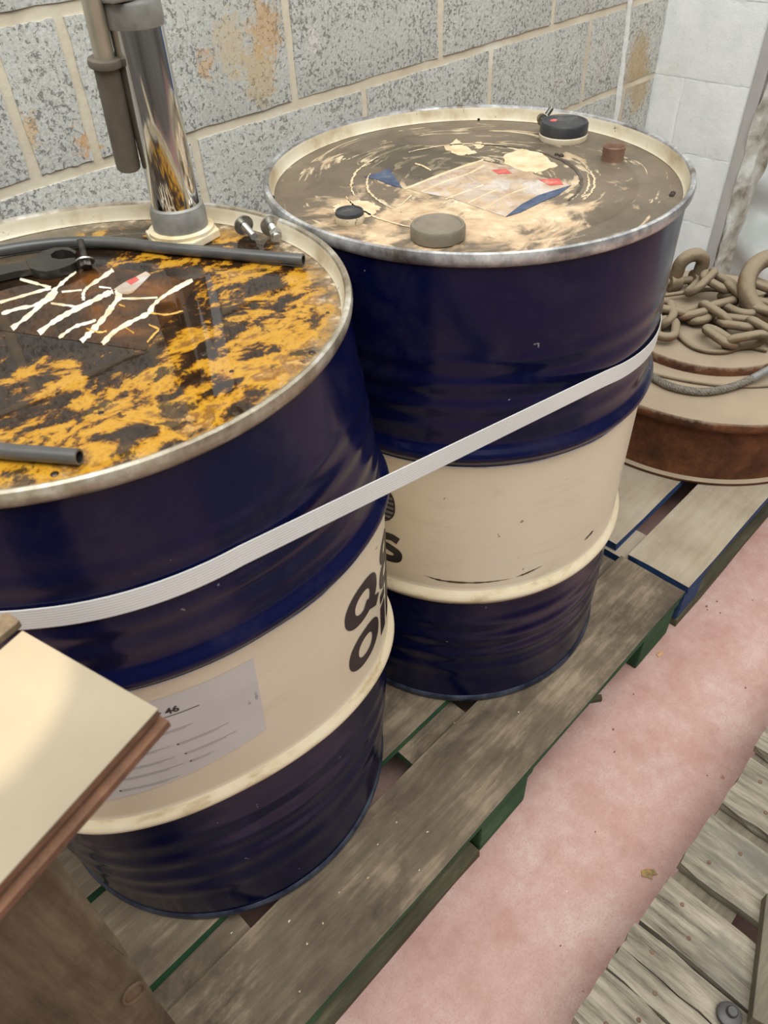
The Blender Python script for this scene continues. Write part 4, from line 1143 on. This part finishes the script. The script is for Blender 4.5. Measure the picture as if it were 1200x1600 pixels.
# wire rope
rope_pts = [(1.34, .02, .206), (1.275, -.06, .2065)]
pts = [at(1000, 570, .207), at(1016, 586, .207), at(1050, 604, .207), at(1100, 612, .207), at(1150, 602, .212), at(1200, 578, .226), at(1260, 540, .245), at(1330, 520, .24)]
P = bez([(1.43, .13, .210), (1.33, .06, .207)] + [tuple(p) for p in pts], 12)
t = thing('wire_rope', 'grey twisted wire rope curving round the dusty wheel', 'wire rope', tuple(P[0]))
n1 = int(len(P) * .72)
for s in range(6):
    path = []
    for i, p in enumerate(P):
        d = (P[min(i + 1, len(P) - 1)] - P[max(i - 1, 0)]).normalized(); a = Vector((0, 0, 1)).cross(d).normalized(); b = d.cross(a)
        q = i * .85 + s * math.pi / 3
        path.append(p + (a * math.cos(q) + b * math.sin(q)) * .0052)
    obj('strand', MB().tube(path[:n1 + 2], .0046, 7).mesh('strand', True), MT['rope'], t)
obj('sleeve', MB().tube(P[n1:], .0098, 14).mesh('sleeve', True), MT['rope_sleeve'], t)
P = bez([c6(-60, 640, .238), c6(150, 620, .238), c6(360, 590, .242), c6(560, 570, .25), c6(800, 600, .25)], 8)
tag(obj('iron_rod', MB().tube(P, .0058, 10).mesh('iron_rod', True), MT['chain']), 'thin dusty iron rod lying behind the chain on the wheel', 'rod')
P = bez([c6(200, 905, .2325), c6(240, 1000, .2325), c6(370, 1110, .2325), c6(520, 1160, .2325), c6(700, 1165, .2325), c6(900, 1120, .2325), c6(1100, 1150, .2325)], 8)
tag(obj('wire_loop', MB().tube(P, .0062, 10).mesh('wire_loop', True), MT['chain']), 'dusty wire loop lying flat in front of the chain', 'wire')
P = bez([at(1020, 584, .2008), at(1090, 598, .2008), at(1160, 604, .2008), at(1230, 600, .2008), at(1300, 590, .2008)], 8)
tag(obj('thin_wire', MB().tube(P, .0042, 8).mesh('thin_wire', True), MT['chain']), 'thin dusty wire behind the wire rope on the wheel', 'wire')

# ------------------------------------------------------------------ plastic sheet and blue crate beyond the jamb
rnd = random.Random(4); vs = []; fs = []; nu, nv = 34, 24
def sheet_pt(u, v):
    y = .40 - 1.5 * u; top = .36 + .05 * math.sin(9 * u) + .04 * math.sin(23 * u)
    z = ZF + .004 + (top - ZF) * v
    x = 2.80 + .10 * (1 - v) * math.sin(14 * u) + .035 * math.sin(31 * u + 5 * v) + .03 * math.sin(17 * v + 9 * u) - .25 * (1 - v) ** 2 + .16 * max(0, v - .8)
    return (x, y, z)
for i in range(nu * 2 + 1):
    for j in range(nv + 1): vs.append(sheet_pt(i / (nu * 2), j / nv))
for i in range(nu * 2):
    for j in range(nv):
        q = i * (nv + 1) + j; fs.append((q, q + nv + 1, q + nv + 2, q + 1))
me = MB().add(vs, fs).mesh('plastic_sheet', True)
o = obj('plastic_sheet', me, MT['sheet']); sm = o.modifiers.new('thick', 'SOLIDIFY'); sm.thickness = .002
tag(o, 'crumpled milky plastic sheet heaped beyond the white wall', 'plastic sheet')
t = thing('crate', 'blue plastic crate standing behind the milky plastic sheet', 'crate', (3.25, .11, ZF))
mb = MB(); x0, x1, y0, y1, z0, z1 = 3.06, 3.44, -.20, .42, ZF, .62
for a in ((x0, x0 + .02, y0, y1, z0, z1), (x1 - .02, x1, y0, y1, z0, z1), (x0 + .02, x1 - .02, y0, y0 + .02, z0, z1), (x0 + .02, x1 - .02, y1 - .02, y1, z0, z1), (x0 + .02, x1 - .02, y0 + .02, y1 - .02, z0, z0 + .02)): mb.box(*a)
obj('body', mb.mesh('body'), MT['blue_plastic'], t)
mb = MB(); mb.box(x0 - .015, x0 - .0005, y0 - .015, y1 + .015, z1 - .04, z1); mb.box(x1 + .0005, x1 + .015, y0 - .015, y1 + .015, z1 - .04, z1); mb.box(x0 - .0005, x1 + .0005, y0 - .015, y0 - .0005, z1 - .04, z1); mb.box(x0 - .0005, x1 + .0005, y1 + .0005, y1 + .015, z1 - .04, z1)
obj('rim', mb.mesh('rim'), MT['blue_plastic'], t)

# ------------------------------------------------------------------ laminate board and old post in the corner
ZB = .82
A_ = at(35, 985, ZB); B_ = at(247, 1107, ZB); C_ = at(0, 1387, ZB)
u = (A_ - B_).normalized(); v = Vector((-u.y, u.x, 0)); 
if v.dot(C_ - B_) < 0: v = -v
W_ = (A_ - B_).length; Lb = .60
t = thing('floor_board', 'pale laminate board with brown fibre edge jutting in at the left, partly sunlit', 'board', tuple(B_ + v * .3 - Vector((0, 0, .024))))
def plank(z0, z1, a0, a1, e0):
    """slab: a = across from the corner B, e = start along v"""
    P = [B_ + u * a0 + v * e0, B_ + u * a1 + v * e0, B_ + u * a1 + v * Lb, B_ + u * a0 + v * Lb]
    return MB().prism([(p.x, p.y) for p in P], z0, z1)
W2 = W_ + .0
obj('face', plank(ZB - .0016, ZB, .0, W2, .0).mesh('face', bevel=.0004), MT['laminate'], t)['label'] = 'pale beige laminate face'
obj('upper_lip', plank(ZB - .0085, ZB - .0017, .0003, W2 - .0003, .0003).mesh('upper_lip', bevel=.0006), MT['fibre_core'], t)['label'] = 'brown fibre upper lip'
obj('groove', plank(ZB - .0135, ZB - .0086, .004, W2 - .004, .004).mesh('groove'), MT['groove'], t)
obj('lower_lip', plank(ZB - .0205, ZB - .0136, -.004, W2 + .002, -.0015).mesh('lower_lip', bevel=.0008), MT['fibre_core'], t)['label'] = 'brown fibre lower lip'
# pale chip of render behind its far corner
P = [at(x, y, ZB - .003) for x, y in ((-5, 978), (20, 969), (38, 982), (33, 988), (6, 1010), (-60, 1060), (-80, 1010))]
o = obj('wood_scrap', MB().prism([(p.x, p.y) for p in P], ZB + .0004, ZB + .007).mesh('wood_scrap', bevel=.001), MT['post'], None)
tag(o, 'pale grey wood scrap lying on the far corner of the laminate board', 'scrap')
# the post that carries the board
y0 = -.365
def aty(px, py, y):
    d = FW + RT * ((px - 600) / FPX) + UP * ((800 - py) / FPX); return CAM + d * ((y - CAM.y) / d.y)
e1 = aty(95, 1345, y0); e0 = aty(275, 1600, y0)
sl = (e1.x - e0.x) / (e1.z - e0.z)
def ex(z): return e0.x + sl * (z - e0.z)
zt_ = ZB - .0212
n = 26; rnd = random.Random(2); vs = []; fs = []
sec = [(0, .0), (-.008, -.010), (-.055, -.014), (-.115, -.010), (-.135, .004), (-.135, .07), (-.09, .075), (-.030, .07)]
for i in range(n + 1):
    z = .0006 + (zt_ - .0006) * i / n
    w = .0008 * math.sin(i * .5) + rnd.uniform(-.0004, .0004)
    for a, b in sec: vs.append((ex(z) + a + w, y0 + b + rnd.uniform(-.001, .001), z))
m_ = len(sec)
for i in range(n):
    for j in range(m_): fs.append((i * m_ + j, i * m_ + (j + 1) % m_, (i + 1) * m_ + (j + 1) % m_, (i + 1) * m_ + j))
fs.append(tuple(reversed(range(m_)))); fs.append(tuple(n * m_ + j for j in range(m_)))
t = thing('timber_post', 'rough old timber post with a knot and a crack below the laminate board', 'post', (ex(0) - .06, y0 + .04, 0))
obj('shaft', MB().add(vs, fs).mesh('shaft', True), MT['post'], t)
kp = aty(210, 1553, y0 - .0135)
mb = MB()
for rr, dz in ((.0125, 0),):
    path = [(kp.x + rr * math.cos(a) * .9, kp.y + .001, kp.z + rr * math.sin(a) * 1.25) for a in [2 * math.pi * i / 20 for i in range(20)]]
    mb.tube(path, .0022, 8, closed=True)
k_ = obj('knot', mb.mesh('knot', True), MT['knot'], t); k_['label'] = 'ring shaped knot'
mb = MB().lathe([(.0002, .0035), (.005, .003), (.010, .0005), (.0115, -.003)], 20)
mb.v = [(kp.x + a * .9, kp.y - c * .9 + .001, kp.z + b * 1.2) for a, b, c in mb.v]
obj('knot_core', mb.mesh('knot_core', True), MT['knot'], k_)
c0 = aty(162, 1464, y0 - .0120); c1_ = aty(200, 1494, y0 - .0105)
mb = MB(); vs = []; 
P = [c0 + (c1_ - c0) * (i / 8) for i in range(9)]
fs = []
for i, p in enumerate(P):
    w = .0035 * math.sin(math.pi * (i + .3) / 8.6)
    vs += [(p.x - .0006, p.y - .0030, p.z + w), (p.x - .0006, p.y - .0030, p.z - w)]
for i in range(8): fs.append((2 * i, 2 * i + 2, 2 * i + 3, 2 * i + 1))
obj('crack', mb.add(vs, fs).mesh('crack'), MT['crack'], t)['label'] = 'dark split in the timber'

# ------------------------------------------------------------------ litter on the floor
def litter(name, px, py, poly, h, mat, label, cat, z=ZF, curl=.0, group=None):
    p = at(px, py, z); n = len(poly); vs = [(p.x, p.y, z + .0005 + h)]
    for a, b in poly: vs.append((p.x + a, p.y + b, z + .0004 + curl * math.hypot(a, b) * 8))
    vs2 = [(x, y, zz + .0012) for x, y, zz in vs]
    fs = [(0, i, i % n + 1) for i in range(1, n + 1)]
    m = n + 1
    fs += [(m, m + i % n + 1, m + i) for i in range(1, n + 1)] + [(i, i % n + 1, m + i % n + 1, m + i) for i in range(1, n + 1)]
    o = obj(name, MB().add(vs + vs2, fs).mesh(name), mat); tag(o, label, cat, group); return o
litter('dry_leaf', 1013, 1366, [(-.012, .006), (-.004, .012), (.004, .008), (.013, -.002), (.010, -.012), (.002, -.006), (-.004, -.010), (-.006, -.002)], .002, MT['leaf'], 'small crumpled brown leaf on the pink floor', 'leaf', curl=.01)
litter('wood_chip', 1030, 1022, [(-.010, -.004), (-.002, -.007), (.014, -.001), (.003, .004), (-.006, .004)], .002, MT['chip'], 'small orange wood chip on the floor beside the green pallet block', 'wood chip')
for i, (x, y) in enumerate([(1120, 940), (1105, 953), (1104, 948), (1125, 958), (1176, 938), (958, 1140), (960, 1175), (1105, 1212), (930, 1300), (876, 1478), (1165, 1075), (990, 1085)]):
    r = random.Random(i); s = r.uniform(.0012, .0024)
    litter('dirt_fleck', x, y, [(s * r.uniform(.6, 1.6) * math.cos(a), s * r.uniform(.5, 1.3) * math.sin(a)) for a in (0, 1.2, 2.5, 3.8, 5.1)], .001, MT['cap_brown'], 'tiny dark red brown fleck of dirt on the pink floor', 'dirt fleck', group='flecks of dirt on the floor')
for i, (x, y) in enumerate([(620, 1285), (655, 1360), (505, 1443), (452, 1440), (480, 1475), (590, 1320), (575, 1372), (710, 1130), (810, 1113), (468, 1550), (530, 1395), (362, 1458), (668, 1300), (700, 1402)]):
    r = random.Random(i + 50); s = r.uniform(.0010, .0018)
    litter('pale_chip', x, y, [(s * r.uniform(.6, 2.2) * math.cos(a), s * r.uniform(.5, 1.3) * math.sin(a)) for a in (0, 1.2, 2.5, 3.8, 5.1)], .001, MT['scrap'], 'tiny pale splinter on the muddy green pallet boards', 'splinter', z=.0002, group='splinters on the green pallet')
q = at(925, 1100, ZF)
o = obj('wood_stub', MB().prism([(q.x - .03, q.y + .025), (q.x + .018, q.y - .012), (q.x + .026, q.y - .004), (q.x - .02, q.y + .034)], ZF + .0004, ZF + .013).mesh('wood_stub', bevel=.001), MT['dark_timber'])
tag(o, 'short dark timber stub poking out from under the green pallet', 'wood stub')
